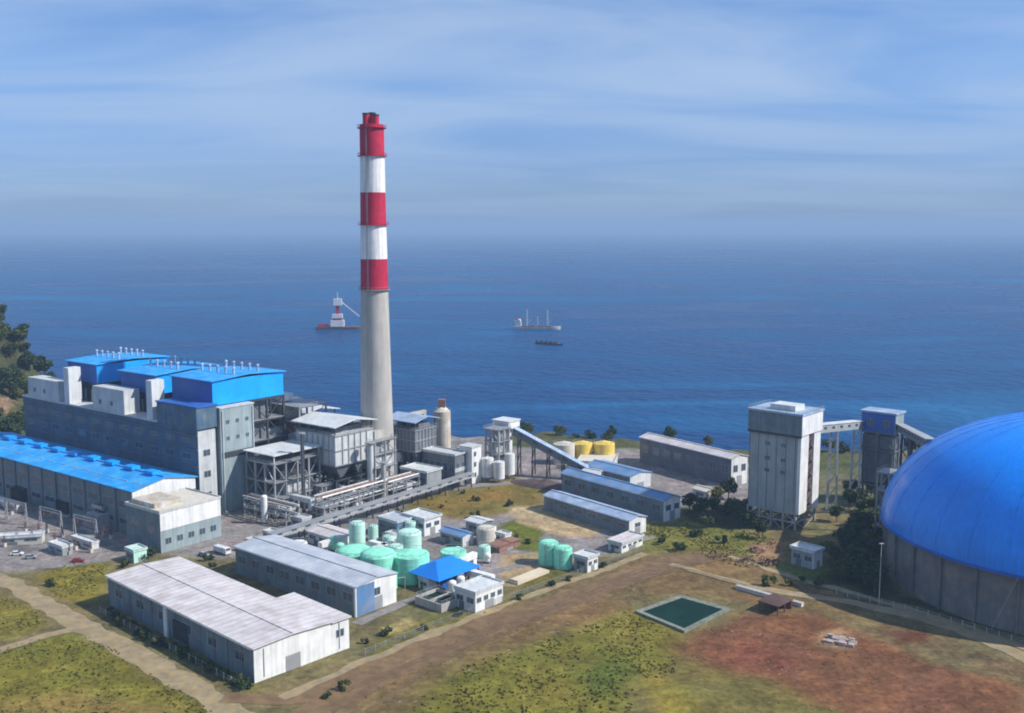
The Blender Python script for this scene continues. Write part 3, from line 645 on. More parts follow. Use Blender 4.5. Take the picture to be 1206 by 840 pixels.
steel_deck('heater_tower', 'open steel air heater tower with rusty pink casing behind the stair block', -22, 82, 26, 16, [8, 16, 24, 33, 40], None,
           [(2, 2, 25, 22, 14, 33, 'rust'), (4, 2, 33.3, 14, 12, 40, 'tan'), (12, 3, 9, 24, 14, 23, 'dgrey'), (3, 2, 41, 12, 9, 44, 'white')], 'steel tower')
steel_deck('pipe_tower', 'low steel frame of ducts and a white walkway roof beside the stair block', 4, 52, 18, 25, [7, 14, 22], 'offw',
           [(2, 3, 14.6, 14, 22, 21, 'dsteel'), (3, 4, 1, 8, 20, 6, 'dgrey'), (10, 8, 7.6, 16, 23, 13, 'lgrey')], 'steel frame', nx=3, ny=4)
EG = 'dust precipitators between the boilers and the chimney'
def precip(u, v, w_, d_, label, roofm='offw', z0=13, z1=26, body='lgrey'):
    t = thing('dust_precipitator', label, 'precipitator', PB(u, v), PR, EG)
    frame_mb(0, 0, w_, d_, [-.5, z0-6], 3, 3, .8).build('support_frame', 'dsteel', t)
    MB().box(-.5, -.5, z0, w_+.5, d_+.5, z1).build('casing', body, t)
    for i in range(4):
        for j in range(2):
            h = MB(); x0, x1 = i*w_/4+.3, (i+1)*w_/4-.3; y0, y1 = j*d_/2+.3, (j+1)*d_/2-.3; xm, ym = (x0+x1)/2, (y0+y1)/2
            h.add([(x0, y0, z0-.01), (x1, y0, z0-.01), (x1, y1, z0-.01), (x0, y1, z0-.01), (xm-.6, ym-.6, z0-6), (xm+.6, ym-.6, z0-6), (xm+.6, ym+.6, z0-6), (xm-.6, ym+.6, z0-6)], [(0, 1, 2, 3), (4, 7, 6, 5), (0, 4, 5, 1), (1, 5, 6, 2), (2, 6, 7, 3), (3, 7, 4, 0)])
            h.build('hopper', 'dgrey', t)
    b = MB()
    for i in range(1, 7): b.box(i*w_/7-.2, -.9, z0, i*w_/7+.2, -.49, z1)
    for i in range(1, 6): b.box(w_+.5, i*d_/6-.2, z0, w_+.9, i*d_/6+.2, z1)
    for z in (z0+.4, (z0+z1)/2, z1-.4): b.box(-.5, -.95, z-.2, w_+.95, -.5, z+.2); b.box(w_+.51, -.4, z-.21, w_+.96, d_+.5, z+.21)
    b.build('stiffener', 'steel', t)
    r = MB(); r.prismx([(-2, z1+3.4), (d_/2, z1+5.6), (d_+2, z1+3.4), (d_+2, z1+3.8), (d_/2, z1+6), (-2, z1+3.8)], -2, w_+2)
    rf = r.build('roof', roofm, t)
    for x in (0, w_/2, w_):
        for y in (0, d_): MB().box(x-.25, y-.25, z1, x+.25, y+.25, z1+3.5).build('roof_post', 'dsteel', t)
    for i in range(3): MB().box(2+i*w_/3, 3, z1+.01, 5+i*w_/3, d_-3, z1+2.2).build('transformer_set', 'dgrey', t)
    rail_mb(-1, -1, w_+1, d_+1, z1+.01).build('railing', 'steel', t)
    # inlet duct
    MB().prism([(-10, z0+2), (-.6, z0), (-.6, z1-1), (-10, z1-4)], 3, d_-3).build('inlet_duct', 'lgrey', t)
    return t
precip(6, 79, 24, 22, 'light grey precipitator casing on dark hoppers just left of the chimney', z0=17, z1=31)
precip(-40, 100, 24, 22, 'precipitator under a white roof farther left behind the steel tower', z0=15, z1=28, body='grey')
precip(13, 131, 16, 14, 'dark grey precipitator under a pale blue roof right of the chimney', 'lroof', 14, 25, 'dgrey')
# ducts to chimney
fd = thing('flue_duct', 'big grey flue duct running into the foot of the chimney', 'duct', PB(10, 102.5), PR)
MB().bar((0, 0, 18), (6, 14, 13), 6, 7).build('duct', 'lgrey', fd)
MB().bar((18, 0, 18), (10, 13, 13), 5, 6).build('duct', 'grey', fd)
for y in (3, 10): MB().box(1.5, y, -.5, 2.5, y+1, 12).build('support', 'dsteel', fd)
# tall thin column in front of chimney
def column(name, label, px, py, r_, h_, m, group=None, cap=None):
    t = thing(name, label, 'column', G(px, py), 0, group)
    MB().cyl(0, 0, -.3, h_, r_, r_*.95, 16).build('shaft', m, t, True)
    MB().cyl(0, 0, h_, h_+.5, r_*1.6, n=16).build('top_platform', 'steel', t)
    b = MB()
    for z in np.arange(2, h_, 1.5): b.bar((-.4, -r_-.3, z), (.4, -r_-.3, z), .1)
    for x in (-.4, .4): b.bar((x, -r_-.3, 0), (x, -r_-.3, h_), .12)
    b.build('ladder', 'steel', t); return t
column('absorber_column', 'slim pale grey column standing in front of the chimney foot', 437, 590, 1.5, 26, 'lgrey')
column('vent_column', 'slim dark steel column left of the light grey precipitator', 358, 604, .9, 34, 'dsteel')
column('vent_column', 'short pale pipe column right of the chimney foot', 452, 590, 1.1, 17, 'conc')
# fan house and low kit
shed('fan_house', 'low grey fan house with small white roof hatch right of the chimney', 'fan house', G(503, 580), PR, 16, 10, 9, wall='dgrey', gable='grey', roof='offw', style='flat', nwin=3)
shed('control_room', 'dark grey two storey block with louvres left of the white lift tower', 'building', G(536, 573), PR, 20, 8, 14.5, wall='dgrey', gable='dgrey', roof='lgrey', style='flat', nwin=5, gwin=2, band=(.45, .58, 'lgrey'))
wt = thing('white_tower_block', 'narrow white tower block with windows standing in the yard', 'tower block', G(556, 570), PR)
MB().box(-8, 0, -1, 0, 7, 17).build('wall', 'white', wt); MB().box(-8.3, -.3, 17, .3, 7.3, 17.6).build('roof', 'lgrey', wt)
for z in (3, 8, 13):
    pane(wt, 1.5, z, 3, z+2, 0, 'R'); pane(wt, -6.5, z, -4, z+2)
sl = thing('ash_silo', 'tall round tan ash silo with rusty top behind the white tower block', 'silo', G(521, 545), 0)
MB().cyl(0, 0, 8, 27, 4.4, n=24).build('shell', 'tan', sl, True); MB().cyl(0, 0, 4, 8, 1.2, 4.3, n=24).build('cone', 'tan', sl, True)
MB().cyl(0, 0, 27, 29.5, 4.1, 1.5, n=24).build('roof', 'cream', sl, True); MB().box(-1.8, -1.8, 29, 1.8, 1.8, 33).build('bag_filter', 'rust', sl)
for i in range(6):
    a = i*math.pi/3; MB().bar((4*math.cos(a), 4*math.sin(a), -.5), (4*math.cos(a), 4*math.sin(a), 12), .6).build('leg', 'conc', sl)
rb = MB(); R_ = 4.6
for i in range(14):
    a, a2 = 2*math.pi*i/14, 2*math.pi*(i+1)/14; rb.bar((R_*math.cos(a), R_*math.sin(a), 27), (R_*math.cos(a), R_*math.sin(a), 28.2), .1); rb.bar((R_*math.cos(a), R_*math.sin(a), 28.2), (R_*math.cos(a2), R_*math.sin(a2), 28.2), .1)
rb.build('railing', 'steel', sl)
t = steel_deck('silo_frame', 'grey lattice steel tower beside the white conveyor head house', 0, 0, 8, 8, [6, 12, 18, 24], None, [(1, 1, 6.3, 7, 7, 11.5, 'grey'), (1, 1, 12.3, 6, 6, 17, 'lgrey'), (1, 2, 18.4, 7, 7, 23.4, 'grey')], 'steel tower', rot=PR, base=G(572, 562))
# conveyor head house & inclined conveyor
hh = thing('conveyor_head_house', 'white conveyor head house raised on a white shaft at the top of the incline', 'head house', G(590, 556), -37)
MB().box(-1, -1, -.5, 4, 4, 19).build('shaft', 'white', hh); MB().box(-3, -3, 19, 7, 6, 26).build('head_room', 'white', hh); MB().box(-3.4, -3.4, 26, 7.4, 6.4, 26.6).build('roof', 'offw', hh)
for i in range(3): pane(hh, -2+i*3, 21, -.5+i*3, 23, 7, 'R')
c0 = Vector((*off(G(590, 556), -37, 7.1, 2), 21)); c1 = Vector((*G(693, 566), 4.5))
def gallery(name, label, p, q, w_, h_, roofm, wall, nleg, legw=.6, group=None, rot=None, lm_='dsteel'):
    t = thing(name, label, 'conveyor', (p.x, p.y), 0, group); o = Vector((p.x, p.y, 0)); a, c = p-o, q-o
    MB().bar(a, c, w_, h_).build('gallery_wall', wall, t)
    up = Vector((0, 0, h_/2+.2)); MB().bar(a+up, c+up, w_+.6, .35).build('roof', roofm, t)
    d = (c-a); s = Vector((-d.y, d.x, 0)).normalized()*(w_*.42)
    for i in range(nleg):
        k = a+d*(i+.7)/nleg
        if k.z < 2: continue
        g = MB()
        for sg in (-1, 1): g.bar((k.x+s.x*sg*1.5, k.y+s.y*sg*1.5, -.5), (k.x+s.x*sg, k.y+s.y*sg, k.z-h_/2), legw)
        nb = max(1, int(k.z/6))
        for j in range(nb):
            z0, z1 = (k.z-h_/2)*j/nb, (k.z-h_/2)*(j+1)/nb; g.bar((k.x+s.x*1.3, k.y+s.y*1.3, z0), (k.x-s.x*1.3, k.y-s.y*1.3, z1), legw*.5)
        g.build('trestle', lm_, t)
    n_ = int(d.length/7)
    for i in range(n_):
        k = a+d*(i+.5)/n_; e = s.normalized()*(w_/2+.04)
        f = d.normalized()*1.3
        for sg in (-1, 1): MB().bar(k+e*sg-f+Vector((0, 0, .3)), k+e*sg+f+Vector((0, 0, .3)), .08, min(1, h_*.35)).build('window', 'glass', t)
    return t
gallery('coal_conveyor', 'dark inclined coal conveyor with pale blue roof climbing to the white head house', c1, c0, 3.6, 3.4, 'lroof', 'dgrey', 5)
shed('conveyor_tail_house', 'small white house at the foot of the inclined conveyor', 'tail house', G(703, 572), -42, 9, 6, 5.5, wall='offw', gable='white', roof='offw', rise=.8, nwin=1)
for i, (px, py, r_, h_, lb) in enumerate(((574, 566, 3.0, 9, 'round white silo left of the head house shaft'), (588, 568, 2.6, 8, 'round white silo directly under the conveyor head house'), (600, 563, 2.6, 10, 'round white silo right of the head house shaft'))):
    tank('lime_silo', lb, G(px, py), r_, h_, 'white', 'cone', 'white silos under the conveyor head house', legs=2, cat='silo')
# long low pipe gallery along the front of the plant
p, q = Vector((*G(318, 648), 5.2)), Vector((*G(556, 572), 5.2))
gallery('pipe_gallery', 'long low grey pipe gallery on trestles between plant and brown scrub', p, q, 3.2, 1.6, 'steel', 'grey', 13, .5)
# pipe racks near the stair block
for k, (u, v, w_, d_, hh_, lb) in enumerate(((12, 44, 26, 7, 8, 'low pipe rack at the foot of the grey stair block'), (36, 62, 8, 34, 9, 'pipe rack in front of the light grey precipitator'), (37, 100, 7, 34, 8, 'pipe rack in front of the chimney foot'))):
    t = thing('pipe_rack', lb, 'pipe rack', PB(u, v), PR, 'pipe racks along the plant road')
    frame_mb(0, 0, w_, d_, [-.5, hh_*.55, hh_], 4 if w_ > d_ else 1, 1 if w_ > d_ else 4, .45).build('frame', 'steel', t)
    for j in range(6):
        zz = hh_+.4 if j < 3 else hh_*.55+.4; mm = ['lgrey', 'rust', 'white', 'steel', 'dgrey', 'lgrey'][j]
        if w_ > d_: MB().bar((-2, 1+(j % 3)*2, zz), (w_+2, 1+(j % 3)*2, zz), .8, n=8).build('pipe', mm, t, True)
        else: MB().bar((1+(j % 3)*2.4, -2, zz), (1+(j % 3)*2.4, d_+2, zz), .8, n=8).build('pipe', mm, t, True)
# small plant sheds, skids in yard
YG = 'small equipment cabins in the plant yard'
cab = [(322, 640, 'rust', 'rusty brown cabin in front of the stair block'), (356, 622, 'lgrey', 'light grey cabin below the precipitator'), (402, 606, 'dgrey', 'dark grey cabin by the pipe gallery'),
       (300, 652, 'tan', 'tan cabin at the corner of the mid workshop'), (372, 600, 'grey', 'grey cabin under the precipitator hoppers'), (420, 597, 'white', 'white cabin near the slim column'), (478, 584, 'offw', 'off white cabin before the fan house'), (340, 612, 'slate', 'slate cabin beside the pipe rack')]
for px, py, m_, lb in cab:
    s_ = random.uniform(5, 8); shed('equipment_cabin', lb, 'cabin', G(px, py), PR, s_, s_*.7, random.uniform(3, 5), wall=m_, roof='lgrey' if m_ != 'white' else 'groof', style='flat', nwin=1, over=.2, group=YG)

# ------------------------------------------------------------ switchyard and tanks at the left
b = None
def gantry(xy, rot, w_, h_, label):
    t = thing('switchyard_gantry', label, 'gantry', xy, rot, 'switchyard gantries beside the turbine hall')
    for x in (0, w_):
        g = MB()
        for s in (-.6, .6): g.bar((x+s*1.6, 0, -.3), (x+s*.3, 0, h_), .3)
        for j in range(4): g.bar((x-.9+.15*j, 0, h_*j/4), (x+.8-.15*j, 0, h_*(j+1)/4), .16)
        g.build('leg', 'steel', t)
    g = MB(); g.bar((0, 0, h_), (w_, 0, h_), .25); g.bar((0, 0, h_-1.2), (w_, 0, h_-1.2), .25)
    for j in range(int(w_/2)): g.bar((j*2, 0, h_-1.2), (j*2+2, 0, h_), .15)
    g.build('cross_beam', 'steel', t)
    for j in range(3): MB().cyl((j+.5)*w_/3, 0, h_-3, h_-1.2, .25, n=8).build('insulator', 'brick', t)
    return t
for i, (px, py, lb) in enumerate(((8, 612, 'steel gantry at the left edge of the switchyard'), (48, 622, 'steel gantry in the middle of the switchyard'), (88, 632, 'steel gantry at the right end of the switchyard'))):
    gantry(G(px, py), PR+4, 14, 9, lb)
def transformer(xy, rot, label, m_='dgrey', s=1):
    t = thing('transformer', label, 'transformer', xy, rot, 'transformers below the turbine hall')
    MB().box(-3, -2, .4, 3, 2, 4.4).build('tank', m_, t)
    for k in (-1, 1):
        g = MB(); [g.box(-2.6+j*.65, k*2.05, .8, -2.3+j*.65, k*3.1, 4) for j in range(9)]; g.build('radiator', m_, t)
    MB().bar((-3, 0, 5.6), (2, 0, 5.6), 1.2, n=12).build('conservator', m_, t, True)
    for j in range(3): MB().cyl(-1.6+j*1.6, 0, 4.4, 6.8, .3, .12, 10).build('bushing', 'brick', t, True)
    MB().box(-4, -3.4, -.3, 4, 3.4, .4).build('plinth', 'conc', t)
    t.scale = (s,)*3; return t
for px, py, lb, m_ in ((30, 590, 'dark transformer nearest the left picture edge', 'dsteel'), (84, 604, 'dark transformer in the middle below the hall', 'dsteel'), (118, 622, 'grey transformer nearest the annex', 'grey')):
    transformer(G(px, py), PR, lb, m_, 1.5)
for px, py, w_, d_, h_, m_, lb in ((50, 640, 16, 4.5, 3, 'cream', 'long low cream wall building in the switchyard'), (135, 622, 9, 5, 3.4, 'white', 'white low cabin beside the right gantry'), (20, 604, 20, 3, 2.4, 'cream', 'narrow cream block along the hall near the left edge'), (74, 655, 10, 4, 2.8, 'grey', 'grey low block at the yard edge'), (108, 648, 14, 3, 2.2, 'offw', 'off white low block near the pale green hut')):
    shed('switch_room', lb, 'building', G(px, py), PR+50 if m_ in ('cream', 'white') and w_ < 19 else PR, w_, d_, h_, wall=m_, roof='offw', style='flat', nwin=2, over=.2, gdoor=False, group='low switchyard buildings')
shed('pump_hut', 'small pale green hut on the grass near the turbine annex', 'hut', G(158, 664), -42, 6, 5, 4.2, wall='teal', gable='pmint', roof='pmint', style='flat', over=.3, nwin=1)
# kit rows in the switchyard
for i in range(16):
    px = 5+i*8.5+random.uniform(-2, 2); py = 628+random.uniform(-14, 28)-(10 if px < 60 else 0)
    t = thing('circuit_breaker', 'small grey pillar breaker standing in the switchyard rows', 'breaker', G(px, py), PR, 'breakers in the switchyard')
    MB().box(-.8, -.5, -.2, .8, .5, 1.4).build('cabinet', random.choice(['lgrey', 'grey', 'cream']), t)
    for x in (-.5, .5): MB().cyl(x, 0, 1.4, 4.2, .22, .15, 8).build('insulator', 'brick', t)

# ------------------------------------------------------------ front workshops
WR = -43
fw = shed('front_workshop', 'large front workshop with dusty white roof and bright end wall', 'workshop', G(300, 805), WR, 83, 24.5, 9.6, wall='slate', gable='white', roof='froof', rise=.55, over=.7, nwin=6, gwin=0, door=True, vents=0)
MB().box(-27, 24.52, -1, 0, 31.5, 9.2).build('wing_wall', 'white', fw); MB().box(-27.6, 25.25, 9.21, .6, 32.1, 9.55).build('wing_roof', 'froof', fw)
pane(fw, 27, 4.5, 29.5, 6.5, 0, 'R')
MB().box(-47.2, -.5, 0, -45.2, -.01, 9.3).build('pilaster', 'white', fw)
MB().box(-42, -.35, 1, -34, -.01, 6.5).build('dark_doorway', 'dsteel', fw)
for i in range(12): MB().box(-83+i*7, -.12, .2, -82.6+i*7, -.005, 9.2).build('wall_post', 'dgrey', fw)
for y in (3, 28): MB().bar((.15, y, 8.9), (.15, y, 1), .2).build('downpipe', 'lgrey', fw)
mw = shed('middle_workshop', 'grey roofed workshop behind the front one with a white corner post', 'workshop', G(420, 727), WR+3, 63, 17, 9.6, wall='slate', gable='white', roof='groof', rise=1.0, over=.5, nwin=8, gwin=1)
MB().box(-.6, -.45, 0, .15, -.01, 9.4).build('corner_post', 'white', mw)
MB().box(.02, 0.02, 0, .12, 7.5, 9.5).build('blue_panel', 'hroof', mw)  # faded blue sheet over the near part of the end wall

# ------------------------------------------------------------ water treatment
TG = 'mint green tanks in the water treatment yard'
tank('clarifier_tank', 'widest mint green tank at the left of the water yard', G(418, 672), 6.6, 7, 'mint', 'dome', TG)
tank('clarifier_tank', 'mint green tank in the centre of the water yard', G(446, 684), 6.2, 9.5, 'mint', 'dome', TG)
tank('clarifier_tank', 'right mint green tank next to the blue canopy', G(484, 682), 6.4, 9, 'mint', 'cone', TG)
tank('clarifier_tank', 'pale slim mint tank behind the widest one', G(421, 650), 3.0, 11, 'pmint', 'dome', TG)
tank('clarifier_tank', 'pale mint tank at the back right of the yard', G(482, 652), 4.6, 8, 'pmint', 'dome', TG)
tank('clarifier_tank', 'low mint tank partly behind the blue canopy', G(534, 668), 4.6, 6, 'mint', 'flat', TG)
tank('clarifier_tank', 'small pale mint tank between two bigger ones', G(466, 664), 2.8, 6.5, 'pmint', 'dome', TG)
tank('filter_tank', 'short white round tank with dark hatch left of the mint tanks', G(372, 668), 4.4, 5, 'white', 'cone', 'white tanks in the water yard')
tank('filter_tank', 'white round tank farther left by the workshop roof', G(352, 655), 3.2, 5, 'white', 'dome', 'white tanks in the water yard')
shed('chemical_house', 'white flat roofed chemical house behind the mint tanks', 'building', G(500, 632), WR+2, 12, 9, 6.5, wall='offw', gable='white', roof='offw', style='flat', nwin=3, gwin=2)
shed('pump_house', 'purplish grey pump house between the white ones', 'building', G(468, 634), WR+2, 11, 9, 6, wall='slate', gable='hroof', roof='groof', style='flat', nwin=2, gwin=2)
shed('dosing_house', 'white low house with pale roof at the left of the water yard', 'building', G(398, 650), WR+2, 18, 10, 4.5, wall='offw', gable='white', roof='froof', rise=.8, nwin=3)
shed('blower_house', 'small pale blue roofed house by the back of the tanks', 'building', G(545, 645), WR+2, 12, 6, 4.2, wall='teal', gable='offw', roof='hroof', rise=.7, nwin=2)
shed('store_house', 'small grey store house with white roof on the brown scrub', 'building', G(566, 632), WR+2, 8, 7, 5, wall='grey', gable='dgrey', roof='offw', rise=.6, nwin=1)
cn = thing('blue_canopy', 'bright blue hipped canopy roof over dark open bays in front of the tanks', 'canopy', G(517, 700), WR+2)
b = MB(); W_, D_ = 15, 19
frame_mb(-W_, 0, 0, D_, [-.3, 4.6], 3, 3, .35, False).build('frame', 'dsteel', cn)
b.add([(-W_-1, -1, 4.7), (1, -1, 4.7), (1, D_+1, 4.7), (-W_-1, D_+1, 4.7), (-W_/2, 6, 8.2), (-W_/2, D_-6, 8.2)], [(0, 1, 4), (1, 2, 5, 4), (2, 3, 5), (3, 0, 4, 5), (3, 2, 1, 0)]); b.build('roof', mat('canopy_blue', (.01, .20, .70), .5), cn)
for i in range(4): MB().box(-W_+1.5+i*3.4, 3, 0, -W_+3.6+i*3.4, 8, 2.6).build('filter_unit', 'dblue', cn)
shed('laboratory', 'white laboratory building with windows at the road edge', 'building', G(560, 722), WR+2, 9, 13, 6, wall='offw', gable='white', roof='offw', style='flat', over=.3, nwin=2, gwin=4)
t = thing('sludge_basin', 'open concrete basin with walkways beside the laboratory', 'basin', G(520, 722), WR+2)
b = MB(); W_, D_ = 12, 10
for (x0, y0, x1, y1) in ((-W_, 0, 0, .5), (-W_, D_-.5, 0, D_), (-W_, .5, -W_+.5, D_-.5), (-.5, .5, 0, D_-.5), (-W_/2-.25, .5, -W_/2+.25, D_-.5)): b.box(x0, y0, -.2, x1, y1, 2.6)
b.build('basin_wall', 'conc', t); MB().box(-W_+.5, .5, 0, -W_/2-.25, D_-.5, 1.6).build('water', 'pond', t); MB().box(-W_/2+.25, .5, 0, -.5, D_-.5, 1.6).build('water', 'pond', t)
rail_mb(-W_+.2, .2, -.2, D_-.2, 2.6, 2).build('railing', 'steel', t)
# second small group
tank('clarifier_tank', 'left one of two mint tanks near the white tank office', G(646, 663), 3.6, 7.5, 'mint', 'dome', TG)
tank('clarifier_tank', 'right one of two mint tanks near the white tank office', G(663, 668), 3.3, 7, 'mint', 'dome', TG)
shed('tank_office', 'small white office just right of the two mint tanks', 'building', G(692, 675), WR+2, 6, 6, 5, wall='grey', gable='white', roof='offw', style='flat', nwin=1, gwin=2)
shed('long_garage', 'low white long garage at the edge of the dirt road', 'building', G(732, 652), WR+2, 6, 14, 3.4, wall='offw', gable='white', roof='froof', style='flat', nwin=1, gwin=4)
tank('storage_tank', 'cream round tank on the green patch left of the mint pair', G(572, 640), 3.6, 6, 'cream', 'dome')
t = thing('concrete_slab', 'pale yellow concrete slab lying beside the brown patch', 'slab', G(598, 686), WR+2)
MB().box(0, 0, -.2, 4.5, 17, .9).build('slab', mat('slab_concrete', (.62, .52, .38), .9, var=.2), t); MB().box(.3, .3, .9, 4.2, .7, 1.3).build('kerb', 'conc', t)
shed('earth_store', 'rusty brown open store beside the cream tank', 'shed', G(588, 652), WR+2, 5, 12, 2.4, wall='rust', gable='rust', roof='rust', rise=.4, nwin=0)
t = tank('process_tank', 'dark low round basin in the water yard centre', G(452, 662), 4.4, 3, 'dconc', 'flat')

# ------------------------------------------------------------ right hand sheds
SR = -52
shed('long_shed', 'long shed with pale streaked roof and white gable right of the scrub', 'shed', G(741, 632), SR+2, 50, 9.5, 6.3, wall='slate', gable='white', roof='lroof', rise=1.2, nwin=6, gwin=1, gdoor=True)
shed('blue_shed', 'long shed with faded blue roof and taller white gable', 'shed', G(782, 615), SR+2, 62, 10, 9, wall='slate', gable='white', roof='hroof', rise=1.4, nwin=7, gwin=2)
shed('blue_lean_to', 'blue roofed workshop adjoining the faded blue shed at the back', 'shed', G(742, 578), SR+2, 30, 14, 6.5, wall='slate', gable='offw', roof='hroof', rise=1.3, nwin=3)
shed('seaside_warehouse', 'wide grey warehouse with white gable by the water', 'warehouse', G(861, 573), SR-2, 62, 11, 13, wall=mat('mauve_cladding', (.15, .15, .19), .6, var=.3, streak=.25), gable='white', roof='froof', rise=1.4, nwin=8, gwin=2)
shed('flat_store', 'low pale roofed store left of the seaside warehouse', 'building', G(722, 556), SR+40, 18, 22, 4, wall='offw', gable='offw', roof='cream', style='flat', over=.3, nwin=2)
shed('gate_house', 'tiny off white house at the white gable of the blue shed', 'hut', G(832, 590), SR, 8, 6, 4, wall='offw', gable='tan', roof='cream', rise=.8, nwin=1)
OG = 'yellow oil tanks near the shore'
for px, py, m_, r_, h_, lb in ((664, 545, 'cream', 5.6, 10, 'cream tank leftmost of the shore tanks'), (686, 543, 'yellow', 5.2, 9.5, 'middle yellow tank of the shore tanks'), (711, 543, 'yellow', 5.6, 9.5, 'rightmost yellow tank of the shore tanks')):
    tank('oil_tank', lb, G(px, py), r_, h_, m_, 'cone', OG)
t = thing('bund_wall', 'low pale bund wall in front of the shore tanks', 'wall', G(655, 552), -20)
MB().box(0, 0, -.3, 34, .6, 2).build('wall', 'cream', t); MB().box(-.1, -.1, 2, 34.1, .7, 2.3).build('coping', 'conc', t)
# mid pipes / yard heap
t = thing('coal_heap', 'low dark coal heap beside the inclined conveyor', 'heap', G(640, 572), -30)
b = MB(); n1, n2 = 26, 12; vs = []
for j in range(n2+1):
    for i in range(n1+1):
        x, y = -18+36*i/n1, -7+14*j/n2; d = (x/18)**2+(y/7)**2
        vs.append((x, y, max(-.2, 3.2*(1-d)*(.8+.5*mnoise.noise(Vector((x*.2, y*.3, 3)))))))
b.add(vs, [(j*(n1+1)+i, j*(n1+1)+i+1, (j+1)*(n1+1)+i+1, (j+1)*(n1+1)+i) for j in range(n2) for i in range(n1)]); b.build('heap', mat('heap_ash', (.10, .07, .065), .95, var=.4, scale=.3, bump=.5), t, True)

# ------------------------------------------------------------ transfer tower and second tower
TR = -42
tt = thing('transfer_tower', 'tall grey coal transfer tower with white ribs on its right side', 'tower', G(936, 625), TR)
H_ = 48.5; W_, D_ = 21, 17
MB().box(-W_, 0, 7, -.31, D_, H_-10).build('wall', 'grey', tt)
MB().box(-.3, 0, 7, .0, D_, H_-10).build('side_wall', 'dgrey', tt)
for (y0, y1) in ((-.1, 6.6), (11.4, D_+.1)):
    MB().box(.01, y0, 6.6, 1.4, y1, H_-10.02).build('white_rib', 'white', tt)
MB().box(-W_-.6, -.7, H_-10, 1.6, D_+.8, H_-2).build('head_wall', 'slate', tt)
MB().box(1.61, -.5, H_-10, 1.9, D_+.6, H_-2.1).build('head_side_wall', 'white', tt)
MB().box(-W_-1, -1, H_-2, 2.2, D_+1.2, H_-1.2).build('head_roof', 'lroof', tt)
MB().box(-14, 3, H_-1.2, -3, 11, H_+1.0).build('roof_hut', 'offw', tt)
MB().box(-W_-.7, -.9, H_-10.9, 1.7, -.02, H_-10.02).build('head_beam', 'dsteel', tt)  # dark steel beam below the overhanging head
frame_mb(-W_, 0, 0, D_, [-1, 3.4, 7], 4, 2, .8).build('leg_frame', 'conc', tt)
for z in (22, 27, 33):
    for x in (-13, -6): pane(tt, x-1, z, x+1, z+1.4)
for x in (-17, -10, -3): pane(tt, x-1.6, H_-7, x+1.6, H_-5)
b = MB()
for k in range(12):
    y0, y1 = (7, 11) if k % 2 else (11, 7); b.bar((.9, y0, 3+k*2.9), (.9, y1, 3+(k+1)*2.9), .9, .15)
b.build('stair', 'rust', tt)
b = MB(); [b.box(-W_+i*4-.1, -.12, 7, -W_+i*4+.1, -.01, H_-10.9) for i in range(6)]; b.build('cladding_seam', 'dgrey', tt)
rail_mb(-W_-.8, -.8, 2, D_+1, H_-1.2).build('railing', 'steel', tt)
shed('tower_hut', 'small pale hut with open front at the foot of the transfer tower', 'hut', G(958, 671), TR-5, 9, 6, 6, wall='grey', gable='white', roof='offw', style='flat', over=.6, nwin=2)
t2 = thing('second_transfer_tower', 'smaller blue roofed transfer tower on tall legs behind the first', 'tower', G(1050, 596), TR)
MB().box(-15, 0, 31.5, -.3, 9, 40).build('wall', 'dblue', t2); MB().box(-.29, 0, 31.5, .1, 9, 40).build('side_wall', 'teal', t2)
MB().box(-15.6, -.6, 40, .7, 9.6, 40.7).build('roof', 'lroof', t2)
frame_mb(-15, 0, 0, 9, [-1, 8, 16, 24, 31.5], 2, 2, .7).build('leg_frame', 'dgrey', t2)
for x in (-11, -4): pane(t2, x-1.2, 34, x+1.2, 37)
MB().box(-14.5, .8, 24.2, -1, 8, 30).build('chute_casing', 'dgrey', t2)
MB().box(-14.5, .8, 9, -1, 8, 23).build('chute_casing', 'dgrey', t2)
pA = Vector((*off(G(936, 625), TR, -1, D_+.6), 38.5)); pB = Vector((*off(G(1050, 596), TR, -15.6, 4), 33.5))
gallery('link_conveyor', 'pale roofed conveyor bridge linking the two transfer towers', pA+(pB-pA).normalized()*1.5, pB, 3.4, 3.2, 'offw', 'grey', 2, .8, lm_='lgrey')
pC = Vector((*off(G(1050, 596), TR, .4, 4), 34)); pD = Vector((DX-40, DY+23, 43))
gallery('dome_conveyor', 'dark conveyor running from the second tower up to the blue dome', pC, pD, 3.2, 3, 'grey', 'dgrey', 3, .8)
b = thing('chute_tower', 'dark open steel chute tower between the second tower and the dome', 'steel tower', G(1030, 640), TR)
frame_mb(0, 0, 9, 8, [-1, 7, 14, 21, 28], 2, 2, .55).build('frame', 'steel', b)
for z in (7, 14, 21, 28): MB().box(-.4, -.4, z, 9.4, 8.4, z+.2).build('deck', 'steel', b)
MB().box(1, 1, 7.3, 8, 7, 20.8).build('chute', 'dgrey', b); MB().box(2, 2, 21.3, 6, 6, 27).build('chute', 'dsteel', b)
rail_mb(-.3, -.3, 9.3, 8.3, 28.2, 2).build('railing', 'steel', b)
lp = thing('lamp_mast', 'slim tall lamp mast at the edge of the dome wall', 'lamp mast', G(1035, 712), 0)
MB().cyl(0, 0, -.3, 20, .16, .10, 10).build('pole', 'lgrey', lp, True)
MB().box(-.7, -.2, 20, .7, .2, 20.25).build('head', 'lgrey', lp)

